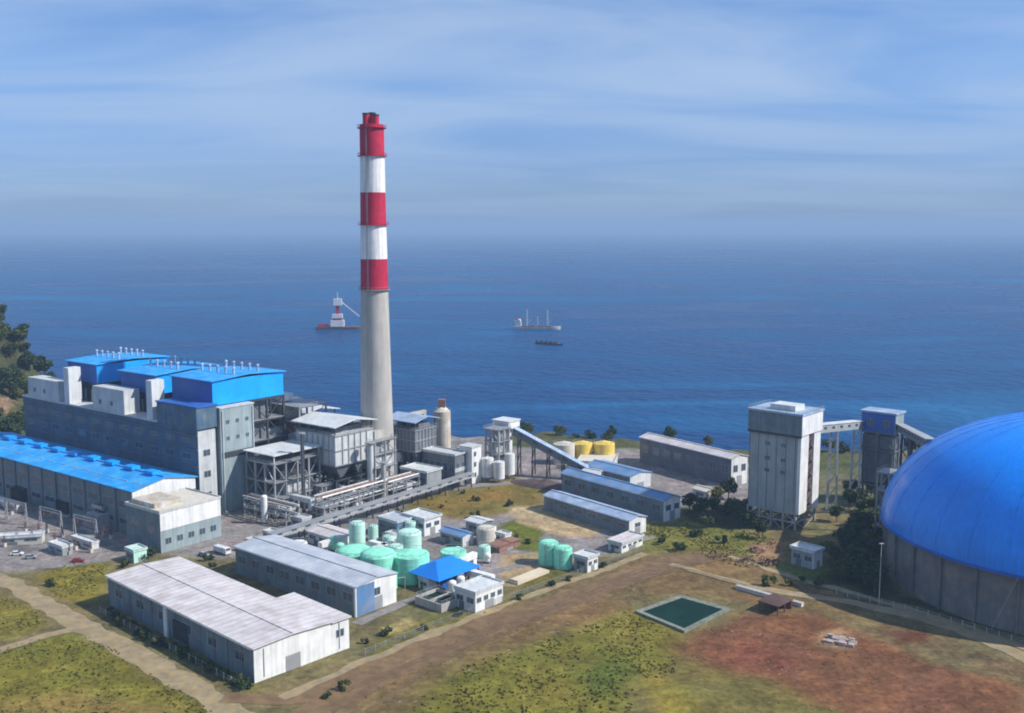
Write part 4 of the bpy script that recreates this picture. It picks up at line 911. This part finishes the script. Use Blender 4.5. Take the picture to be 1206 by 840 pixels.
# dirt yard things
t = thing('open_shelter', 'dark brown open shelter with pale roof strip on the ring road', 'shelter', G(915, 726), -45)
MB().box(-7, 0, 3, .4, 9, 3.25).build('roof', mat('shelter_roof', (.10, .06, .05), .9, var=.4), t); frame_mb(-6.6, .4, 0, 8.6, [-.3, 3], 2, 2, .3, False).build('frame', 'brick', t)
MB().box(-6.6, 8.2, 0, 0, 8.5, 3).build('back_wall', 'brick', t)
t = thing('retaining_wall', 'long pale concrete retaining wall above the dark shelter', 'wall', G(866, 694), -43.5)
MB().box(0, 0, -.3, 24, 1.6, 1.1).build('wall', 'cream', t); MB().box(-.1, -.1, 1.1, 24.1, 1.7, 1.3).build('coping', 'conc', t)
t = thing('material_pile', 'pale pinkish flat pile of bags on the red soil', 'pile', G(985, 756), -30)
b = MB()
for i in range(26): x, y = random.uniform(-4, 4), random.uniform(-2.4, 2.4); b.box(x, y, 0, x+1.6, y+1, random.uniform(.4, 1.1)+.002*i)
b.build('bags', mat('bag_cloth', (.42, .34, .31), .9, var=.3), t)
for i, (px, py, lb) in enumerate(((890, 650, 'brown rubble pile nearest the transfer tower legs'), (905, 664, 'brown rubble pile in front of the tower foot'), (880, 662, 'brown rubble pile at the edge of the green verge'))):
    b = MB()
    for k in range(40):
        a = random.uniform(0, 6.28); r_ = 3.6*random.random()**.7; s = random.uniform(.3, .9); x, y = r_*math.cos(a), r_*math.sin(a)*.7
        z_ = max(0, 1.5-r_*.4)
        b.add([(x+s*(random.random()-.5)*2, y+s*(random.random()-.5)*2, z_+s*q) for q in (-.6, -.4, .2, .8, .9, .3)], [(0, 1, 2), (2, 1, 3), (3, 1, 4), (4, 2, 3), (0, 2, 5), (5, 2, 4), (0, 5, 1), (1, 5, 4)])
    tag(b.build('rubble_pile', mat('rubble', (.27, .16, .13), .95, var=.4, scale=.8), loc=(*G(px, py), 0)), lb, 'rubble', 'rubble piles by the transfer tower')

# fence along the front of the plant
def fence(label, pts, h_=2, m_='steel'):
    P_ = [Vector((*G(*p), 0)) for p in pts]; o = P_[0]; t = thing('fence', label, 'fence', (o.x, o.y)); pn = MB()
    for a, c in zip(P_, P_[1:]):
        k = max(1, int((c-a).length/3.5))
        for i in range(k):
            q = a.lerp(c, i/k)-o; MB().box(q.x-.12, q.y-.12, -.2, q.x+.12, q.y+.12, h_).build('post', 'conc', t)
        for z in (.5, 1.1, 1.8): pn.bar((a-o)+Vector((0, 0, z)), (c-o)+Vector((0, 0, z)), .07)
    pn.build('rails', m_, t)
fence('low concrete post fence along the verge beside the dirt road', [(430, 772), (520, 735), (640, 692), (760, 648)])
fence('low post fence between the workshop and the left track', [(118, 722), (200, 765), (290, 815)])
fence('low post fence around the dome side of the ring road', [(985, 700), (1080, 722), (1206, 760)])

# ------------------------------------------------------------ ships
def ship(label, px, py, L_, rot, kind):
    t = thing('cargo_ship' if kind else 'barge', label, 'ship' if kind else 'barge', G(px, py, -4), rot, None, -4)
    w_ = L_*.17
    b = MB(); sec = [(-.5, .75, 1), (-.42, 1, .9), (.3, 1, .9), (.42, .7, 1.05), (.5, .05, 1.35)]; vs = []
    fh = L_*.055
    for (f, wd, hh_) in sec: vs += [(f*L_, -w_/2*wd, fh*hh_), (f*L_*.97, -w_/2*wd*.8, -1.5), (f*L_*.97, w_/2*wd*.8, -1.5), (f*L_, w_/2*wd, fh*hh_)]
    fs = []
    for i in range(4):
        for j in range(3): fs.append((4*i+j, 4*i+4+j, 4*i+5+j, 4*i+1+j))
        fs.append((4*i, 4*i+3, 4*i+7, 4*i+4))
    fs += [(0, 1, 2, 3), (16, 19, 18, 17)]
    b.add(vs, fs); b.build('hull', ('hull', 'lgrey', 'rust')[kind], t)
    MB().box(-L_*.4, -w_*.4, fh*.9, L_*.36, w_*.4, fh*.9+.5).build('deck', 'deckc', t)
    if kind == 1:
        MB().box(-L_*.44, -w_*.42, fh, -L_*.32, w_*.42, fh+L_*.12).build('bridge', 'white', t); MB().box(-L_*.42, -w_*.2, fh+L_*.12, -L_*.37, w_*.2, fh+L_*.17).build('funnel', 'orange', t)
        MB().box(-L_*.38, -w_*.55, fh+L_*.12, -L_*.33, w_*.55, fh+L_*.145).build('wheelhouse', 'white', t)
        for f in (-.2, .02, .22):
            MB().bar((f*L_, 0, fh), (f*L_, 0, fh+L_*(.34 if f != .02 else .2)), L_*.028).build('mast', 'white', t); MB().bar((f*L_, 0, fh+L_*.05), (f*L_+L_*.1, 0, fh+L_*.15), L_*.012).build('crane_jib', 'white', t)
        for f in (-.25, -.09, .08, .24): MB().box(f*L_-L_*.055, -w_*.32, fh+.6, f*L_+L_*.055, w_*.32, fh+L_*.025).build('hatch_cover', 'rust', t)
    elif kind == 2:
        MB().box(-L_*.2, -w_*.45, fh+.4, L_*.06, w_*.45, fh+L_*.13).build('deck_house', 'white', t)
        MB().box(-L_*.16, -w_*.35, fh+L_*.13, L_*.02, w_*.35, fh+L_*.17).build('lower_bridge', 'red', t)
        MB().box(-L_*.17, -w_*.4, fh+L_*.17, L_*.03, w_*.4, fh+L_*.25).build('upper_bridge', 'white', t)
        MB().box(-L_*.1, -w_*.14, fh+L_*.25, -L_*.03, w_*.14, fh+L_*.42).build('funnel', 'red', t)
        MB().box(-L_*.14, -w_*.3, fh+L_*.42, L_*.02, w_*.3, fh+L_*.55).build('crane_cab', 'white', t)
        MB().bar((-L_*.06, 0, fh+L_*.55), (-L_*.06, 0, fh+L_*.68), L_*.015).build('mast', 'white', t)
        MB().bar((L_*.02, 0, fh+L_*.48), (L_*.36, 0, fh+L_*.2), L_*.02).build('crane_jib', 'white', t)
        MB().box(-L_*.45, -w_*.35, fh+.4, -L_*.25, w_*.35, fh+L_*.05).build('aft_house', 'red', t)
    else:
        b = MB()
        for j in range(4): b.dome(-L_*.27+j*L_*.17, 0, fh, L_*.075, L_*.06, 12, 4)
        b.build('coal_cargo', 'coal', t)
        MB().box(-L_*.48, -w_*.25, fh, -L_*.43, w_*.25, fh+L_*.05).build('deck_house', 'hull', t)
    return t
ship('small cargo ship with white cranes out at sea right of the chimney', 632, 388, 60, -6, 1)
ship('dark coal barge lying in front of the cargo ship', 647, 406, 34, -35, 0)
ship('work ship with tall white superstructure and red funnel just left of the chimney', 402, 388, 62, 4, 2)

# ------------------------------------------------------------ trees and bushes
def make_tree(name, label, xy, h_, cr, lm_, seed, cat='tree', dens=900, z=None, group=None, trunk=.35, leaf=.42):
    rnd = random.Random(seed)
    t = thing(name, label, cat, xy, 0, group, (hz(*xy) if z is None else z)-.1)
    tb = MB(); top = h_*trunk
    tb.cyl(0, 0, -.5, top, h_*.035, h_*.022, 8)
    lobes = []
    for i in range(9 if h_ > 3 else 5):
        a = rnd.uniform(0, 6.28); r_ = cr*rnd.uniform(.2, .7); z_ = h_*rnd.uniform(trunk+.12, .85)
        p_ = (r_*math.cos(a), r_*math.sin(a), z_); lobes.append((p_, cr*rnd.uniform(.32, .52)))
        tb.bar((0, 0, top*.8), p_, h_*.02, n=5)
    tb.build('trunk', 'bark', t)
    lb_ = MB()
    for k in range(dens):
        (cx, cy, cz), R_ = rnd.choice(lobes); d = Vector((rnd.gauss(0, 1), rnd.gauss(0, 1), rnd.gauss(0, .8))).normalized()*R_*rnd.uniform(.55, 1.1)
        c = Vector((cx, cy, cz))+d; c.z = max(c.z, .2); s = leaf*rnd.uniform(.6, 1.5)
        a = Vector((rnd.gauss(0, 1), rnd.gauss(0, 1), rnd.gauss(0, .6))).normalized(); e = a.cross(Vector((rnd.gauss(0, 1), rnd.gauss(0, 1), rnd.gauss(0, 1)))).normalized()
        lb_.add([c-a*s, c+e*s*.7, c+a*s, c-e*s*.7], [(0, 1, 2, 3)])
    me_ = bpy.data.meshes.new('crown'); me_.from_pydata(lb_.v, [], lb_.f); me_.materials.append(LEAF[lm_]); o = bpy.data.objects.new('crown', me_); C.objects.link(o); o.parent = t
    return t
def hill_spot(px, zg, Y):
    d = (px-603)/FPX; return (d*Y/CP*1.0, Y)
protoA = make_tree('broadleaf_tree', 'dark green broadleaf tree in the clump between warehouse and transfer tower, nearest the gable', G(812, 604), 8, 4.2, 0, 1)
protoB = make_tree('broadleaf_tree', 'olive green broadleaf tree in the clump left of the transfer tower foot', G(868, 612), 7, 4, 1, 2)
protoC = make_tree('broadleaf_tree', 'dry olive broadleaf tree between the warehouse gable and the tower', G(846, 592), 7, 3.8, 2, 3)
protoA['group'] = protoB['group'] = protoC['group'] = 'trees between warehouse and transfer tower'
protoD = make_tree('broadleaf_tree', 'tall dark uneven tree at the seaward end of the warehouse clump', G(858, 588), 10, 4.4, 0, 8, dens=1300, trunk=.3, leaf=.5)
protoE = make_tree('broadleaf_tree', 'broad spreading dark tree beside the tower foot in the clump', G(884, 604), 6.5, 5.2, 1, 9, dens=1300, trunk=.28)
protoD['group'] = protoE['group'] = 'trees between warehouse and transfer tower'
PR3 = [protoA, protoB, protoC, protoD, protoE]
for i, (px, py) in enumerate(((826, 612), (838, 606), (852, 616), (862, 602), (880, 622), (832, 622), (898, 634))):
    o = dup(PR3[(0, 0, 0, 1, 0, 1, 0)[i]], G(px, py), random.uniform(0, 360), 'broadleaf tree in the dark clump between the white gable and the transfer tower', random.uniform(.75, 1.15))
for i, (px, py) in enumerate(((1000, 600), (1012, 596), (1022, 604), (1034, 640), (1028, 660), (1020, 650), (1005, 636), (996, 648), (1015, 628), (1032, 612), (1048, 592), (1058, 584), (1000, 586), (1026, 584), (1010, 664), (1024, 676), (994, 672), (978, 662), (990, 668), (1003, 655), (1002, 680), (1016, 668), (1018, 688), (990, 684), (1030, 698), (1012, 640), (1026, 622), (1042, 606), (1008, 620), (990, 640), (985, 615), (1040, 580), (1075, 570))):
    o = dup(PR3[(0, 3, 4, 0, 3, 1)[i % 6]], G(px, py), random.uniform(0, 360), 'dark tree in the thicket between the second tower and the dome wall', random.uniform(.7, 1.25)); o['group'] = 'trees beside the blue dome'
# hill trees
k = 0
for i in range(330):
    if i < 240: x, y = random.uniform(-400, -282), random.uniform(580, 690)
    else: x, y = random.uniform(-360, -268), random.uniform(520, 640)
    if hz(x, y) < 3: continue
    o = dup(PR3[random.choice((0, 0, 1, 2, 3, 3, 4))], (x, y), random.uniform(0, 360), 'tree on the wooded hill at the left edge', random.uniform(.9, 1.5), hz(x, y)-.2); o['group'] = 'trees on the hill at the left edge'
# trees behind the boilers near the shore
for i in range(16):
    x = random.uniform(-255, -120); y = coast_y(np.array([x]))[0]-random.uniform(12, 40)
    o = dup(PR3[i % 5], (x, y), random.uniform(0, 360), 'tree on the shore behind the blue roofed boiler houses', random.uniform(.9, 1.4), 0); o['group'] = 'trees on the shore behind the boilers'
bu = [make_tree('bush', 'low round bush at the left wall of the front workshop', G(215, 770), 2.4, 1.7, 1, 11, 'bush', 260, group='bushes along the front workshop', trunk=.1, leaf=.3),
      make_tree('bush', 'dark low bush near the front corner of the front workshop', G(288, 812), 2.6, 2.0, 0, 12, 'bush', 260, group='bushes along the front workshop', trunk=.1, leaf=.3)]
for i in range(22):
    f = i/21; px = 128+f*160+random.uniform(-3, 3); py = 722+f*88+random.uniform(-2, 7)
    dup(bu[i % 2], G(px, py), random.uniform(0, 360), 'bush in the row along the shaded wall of the front workshop', random.uniform(.5, 1.2))
spots = [(405, 812), (385, 822), (430, 758), (455, 748), (500, 742), (540, 726), (612, 706), (470, 606), (520, 598), (560, 590), (600, 596), (622, 640), (608, 634), (600, 642), (185, 640), (178, 655), (205, 668), (170, 660), (148, 668), (250, 668), (262, 690), (245, 660), (780, 640), (820, 632), (850, 640), (800, 648), (930, 690), (945, 684), (965, 690), (650, 690), (670, 684), (710, 668), (905, 690), (60, 690), (560, 610), (505, 612), (545, 582)]
for i, (px, py) in enumerate(spots):
    o = dup(bu[i % 2], G(px, py), random.uniform(0, 360), 'scattered low bush on open ground between the buildings', random.uniform(.6, 1.5)); o['group'] = 'scattered bushes around the site'

# shoreline scrub, rocks and dry tufts
for i in range(46):
    x = random.uniform(-10, 330); y = float(coast_y(np.array([x]))[0])-random.uniform(9, 20)
    if 100 < x < 172 and i % 3: continue
    o = dup(bu[i % 2] if i % 2 else PR3[i % 5], (x, y), random.uniform(0, 360), 'low green scrub on the shoreline behind the sheds and tanks', random.uniform(.6, 1.0) if not i % 2 else random.uniform(1, 2), hz(x, y)); o['group'] = 'scrub along the shoreline'
def scatter(name, m_, polys, n_, size, seed, z=.0, flat=1):
    rnd = random.Random(seed); b = MB(); PG = [[G(*p) for p in pl] for pl in polys]
    areas = [abs(sum(a[0]*c[1]-c[0]*a[1] for a, c in zip(p, p[1:]+p[:1])))/2 for p in PG]
    for P_, ar in zip(PG, areas):
        x0, x1 = min(p[0] for p in P_), max(p[0] for p in P_); y0, y1 = min(p[1] for p in P_), max(p[1] for p in P_)
        k = int(n_*ar/sum(areas)*(x1-x0)*(y1-y0)/ar)
        for _ in range(k):
            x, y = rnd.uniform(x0, x1), rnd.uniform(y0, y1)
            if mnoise.noise(Vector((x*.07, y*.07, seed))) < rnd.uniform(-.35, .25): continue
            ins = False
            for a, c in zip(P_, P_[1:]+P_[:1]):
                if (a[1] > y) != (c[1] > y) and x < (c[0]-a[0])*(y-a[1])/(c[1]-a[1])+a[0]: ins = not ins
            if not ins: continue
            s_ = size*rnd.uniform(.4, 1.5)
            for q in range(3):
                a = rnd.uniform(0, 3.14); dx, dy = math.cos(a)*s_, math.sin(a)*s_; h_ = s_*rnd.uniform(.5, 1.1)*flat; lx, ly = rnd.uniform(-.3, .3)*s_, rnd.uniform(-.3, .3)*s_
                b.add([(x-dx, y-dy, -.05), (x+dx, y+dy, -.05), (x+dx*.7+lx, y+dy*.7+ly, h_), (x-dx*.7+lx, y-dy*.7+ly, h_*.8)], [(0, 1, 2, 3)])
    me_ = bpy.data.meshes.new(name); me_.from_pydata(b.v, [], b.f); me_.materials.append(m_ if not isinstance(m_, str) else M[m_])
    o = bpy.data.objects.new(name, me_); C.objects.link(o); struct(o, 'stuff'); return o
GR = [[(-20, 698), (30, 712), (58, 735), (-20, 757)], [(40, 680), (90, 660), (128, 664), (118, 700), (70, 705)], [(-60, 778), (50, 752), (92, 745), (130, 762), (250, 838), (240, 850), (-60, 850)],
      [(470, 860), (500, 810), (560, 780), (690, 738), (740, 720), (790, 745), (800, 790), (750, 810), (740, 860)], [(740, 618), (830, 610), (960, 650), (960, 668), (870, 668), (790, 648)]]
scatter('dry_grass', mat('dry_grass_blades', (.18, .16, .035), .95, var=.3, two=(.15, .14, .028)), GR, 9000, .33, 3)
scatter('green_scrub', LEAF[2], [GR[3], GR[4], GR[0], [(470, 600), (500, 580), (600, 560), (650, 575), (640, 600), (540, 612)], [(430, 762), (470, 735), (640, 690), (640, 700), (440, 776)]], 170, .4, 4)
scatter('stones', 'brick', [[(790, 762), (880, 722), (960, 722), (1120, 790), (1206, 810), (1206, 838), (900, 838), (830, 790)]], 500, .3, 5, flat=.4)
scatter('pale_stones', mat('pale_stone', (.42, .34, .27), .95, var=.3), [[(790, 762), (880, 722), (960, 722), (1120, 790), (1206, 810), (1206, 838), (900, 838), (830, 790)], [(400, 810), (620, 715), (760, 665), (850, 655), (760, 700), (560, 790), (480, 840)]], 900, .3, 6, flat=.6)

# ------------------------------------------------------------ plant clutter between the boilers and the pipe gallery
def inside(p, poly):
    x, y = p; ins = False
    for a, c in zip(poly, poly[1:]+poly[:1]):
        if (a[1] > y) != (c[1] > y) and x < (c[0]-a[0])*(y-a[1])/(c[1]-a[1])+a[0]: ins = not ins
    return ins
ZN = [(300, 634), (430, 590), (545, 562), (590, 545), (560, 520), (470, 505), (400, 510), (330, 560)]
rr = random.Random(21); used = []
def free(px, py, d):
    g = G(px, py)
    if math.hypot(g[0]-CX, g[1]-CY) < 11 or any(math.hypot(g[0]-a, g[1]-b_) < d for a, b_ in used): return None
    used.append(g); return g
def vessel(g, label, h_, r_, m_):
    t = thing('pressure_vessel', label, 'vessel', g, rr.uniform(0, 360), 'vessels standing among the plant pipework')
    MB().cyl(0, 0, .8, h_, r_, n=14).dome(0, 0, h_, r_, r_*.5, 14, 4).build('shell', m_, t, True)
    for a in (0, 2.1, 4.2): MB().bar((r_*.8*math.cos(a), r_*.8*math.sin(a), -.2), (r_*.8*math.cos(a), r_*.8*math.sin(a), 1.4), .3).build('leg', 'dsteel', t)
    MB().bar((0, 0, h_*.8), (r_+2.5, 0, h_*.8), .35, n=6).bar((r_+2.5, 0, h_*.8+.1), (r_+2.5, 0, -.2), .35, n=6).build('pipe', 'steel', t)
def duct(g, label, L_, h_, m_):
    t = thing('elevated_duct', label, 'duct', g, PR+rr.choice((0, 90)), 'ducts winding through the plant')
    MB().bar((0, 0, h_), (L_, 0, h_), 2.2, 2).build('duct', m_, t); MB().bar((L_-1, 0, h_-1), (L_-1, 0, h_-4), 1.8, 1.8).build('elbow', m_, t)
    for f in (.1, .85): MB().bar((L_*f, 0, -.2), (L_*f, 0, h_-1), .5).build('support', 'dsteel', t)
wh = ('white', 'light grey', 'rusty', 'dark grey', 'galvanised', 'tan'); mm_ = ('white', 'lgrey', 'rust', 'dgrey', 'steel', 'tan')
wr = ('behind the low pipe gallery', 'near the foot of the chimney', 'below the precipitators', 'between the pipe racks')
for i in range(150):
    px, py = rr.uniform(300, 590), rr.uniform(505, 635)
    if not inside((px, py), ZN): continue
    g = free(px, py, 4.2)
    if not g: continue
    q = rr.randrange(6); k = rr.choice((0, 1, 1, 2, 3, 3, 4, 5)); loc = wr[0] if py > 590 else (wr[1] if abs(px-445) < 45 else (wr[2] if px < 430 else wr[3]))
    if q in (0, 1): vessel(g, f'{wh[k]} upright vessel with a side pipe {loc}', rr.uniform(5, 13), rr.uniform(.9, 2), mm_[k])
    elif q == 2: duct(g, f'{wh[k]} square duct on posts {loc}', rr.uniform(9, 20), rr.uniform(5, 13), mm_[k])
    elif q == 3: shed('equipment_cabin', f'{wh[k]} flat roofed cabin {loc}', 'cabin', g, PR, rr.uniform(4, 8), rr.uniform(3.5, 6), rr.uniform(3, 7), wall=mm_[k], roof=rr.choice(('offw', 'lgrey', 'rust', 'conc')), style='flat', nwin=1, over=.2, group='flat roofed cabins among the pipework')
    else:
        w_ = rr.uniform(5, 9); h_ = rr.uniform(5, 15)
        steel_deck('pipe_tower', f'open steel frame holding {wh[k]} casings {loc}', 0, 0, w_, w_*.8, [h_*.5, h_], None, [(.8, .8, h_*.5+.3, w_-1, w_*.6, h_*.9, mm_[k]), (1, 1, .2, w_*.6, w_*.6, h_*.4, 'dgrey')], base=g, group='open steel frames among the pipework')
# piping and small kit in the water yard
ZW = [(380, 690), (400, 650), (450, 640), (560, 640), (560, 690), (500, 700), (470, 712)]
for i in range(46):
    px, py = rr.uniform(375, 600), rr.uniform(628, 712)
    if not inside((px, py), [(345, 640), (440, 620), (600, 625), (600, 665), (545, 705), (480, 716), (430, 690)]): continue
    g = free(px, py, 5)
    if not g: continue
    q = i % 4
    if q == 0: vessel(g, rr.choice(('small white dosing vessel with side pipe in the water yard', 'small mint dosing vessel with side pipe in the water yard')), rr.uniform(3, 6), rr.uniform(1, 1.8), 'white') if i % 8 else vessel(g, 'small mint dosing vessel with side pipe in the water yard', 5, 1.6, 'mint')
    elif q == 1: tank('dosing_tank', 'small pale mint dosing tank squeezed between the larger water tanks', g, rr.uniform(1.6, 2.6), rr.uniform(3.5, 6), 'pmint', 'dome', 'small dosing tanks in the water yard')
    elif q == 2: shed('equipment_cabin', 'small white cabin squeezed into the water yard', 'cabin', g, WR, rr.uniform(4, 6), 3.6, rr.uniform(2.6, 4), wall='offw', gable='white', roof='offw', style='flat', over=.2, nwin=1, group='small white cabins in the water yard')
    else: duct(g, 'pale pipe bridge on posts in the water yard', rr.uniform(7, 12), 3.6, 'white')
# parked vehicles
def car(name, label, g, rot, m_, kind, group):
    t = thing(name, label, 'truck' if kind else 'car', g, rot, group)
    if kind:
        MB().prism([(1.6, .6), (3.6, .6), (3.6, 1.7), (3.2, 2.7), (1.6, 2.7)], -1.15, 1.15).build('cab', m_, t); MB().box(-3.8, -1.2, .8, 1.5, 1.2, 2.7).build('cargo_box', 'offw', t)
        MB().prism([(3.33, 1.8), (3.62, 1.75), (3.26, 2.6), (3.1, 2.6)], -1, 1).build('windscreen', 'glass', t)
    else:
        MB().prism([(-2.2, .35), (2.2, .35), (2.25, .8), (1.2, .98), (-2.1, 1.0), (-2.25, .8)], -.88, .88).build('body', m_, t)
        MB().prism([(-1.9, .99), (1.1, .98), (.4, 1.5), (-1.3, 1.52)], -.78, .78).build('cabin_glass', 'glass', t); MB().prism([(.35, 1.5), (.38, 1.56), (-1.28, 1.58), (-1.3, 1.52)], -.74, .74).build('roof', m_, t)
    for x in ((-1.4, 1.4) if not kind else (-2.6, 2.6)):
        for y in (-.9, .9): MB().bar((x, y-.12, .38), (x, y+.12, .38), .76, .76, 12).build('wheel', 'black', t)
    return t
M['pick'] = mat('silver_car_paint', (.4, .41, .43), .3, .3, var=.05); M['carr'] = mat('red_car_paint', (.35, .03, .03), .3, var=.05)
for px, py, r_, m_, k_, lb in ((20, 654, 10, 'white', 0, 'white car parked at the yard edge near the left picture edge'), (36, 658, 12, 'pick', 0, 'silver car parked on the yard road in front of the breakers'), (92, 662, 8, 'carr', 0, 'red car parked by the pale green hut'),
        (12, 640, 40, 'white', 1, 'white box truck standing in the switchyard'), (262, 652, -37, 'white', 1, 'white box truck beside the turbine annex'), (240, 655, -37, 'pick', 0, 'silver car beside the turbine annex'),
        
        (815, 584, 40, 'pick', 0, 'silver car near the tiny off white house')):
    car('box_truck' if k_ else 'parked_car', lb, G(px, py), r_, m_, k_, 'vehicles around the plant')
# tyre tracks on the dirt road and red soil
M['rut'] = mat('compacted_rut', (.155, .098, .052), .9, var=.4, scale=.3)
for k, (pts, o_) in enumerate((([(390, 838), (470, 786), (600, 730), (760, 668), (845, 656)], 0), ([(430, 838), (520, 775), (640, 724), (770, 672), (850, 657)], 0), ([(400, 815), (520, 765), (700, 695), (800, 668), (880, 690)], 0))):
    for d in (0, 3.2): strip('tyre_track', [(x+d*.6, y+d*.75) for x, y in pts], .55, .115+.012*k, 'rut', .12)
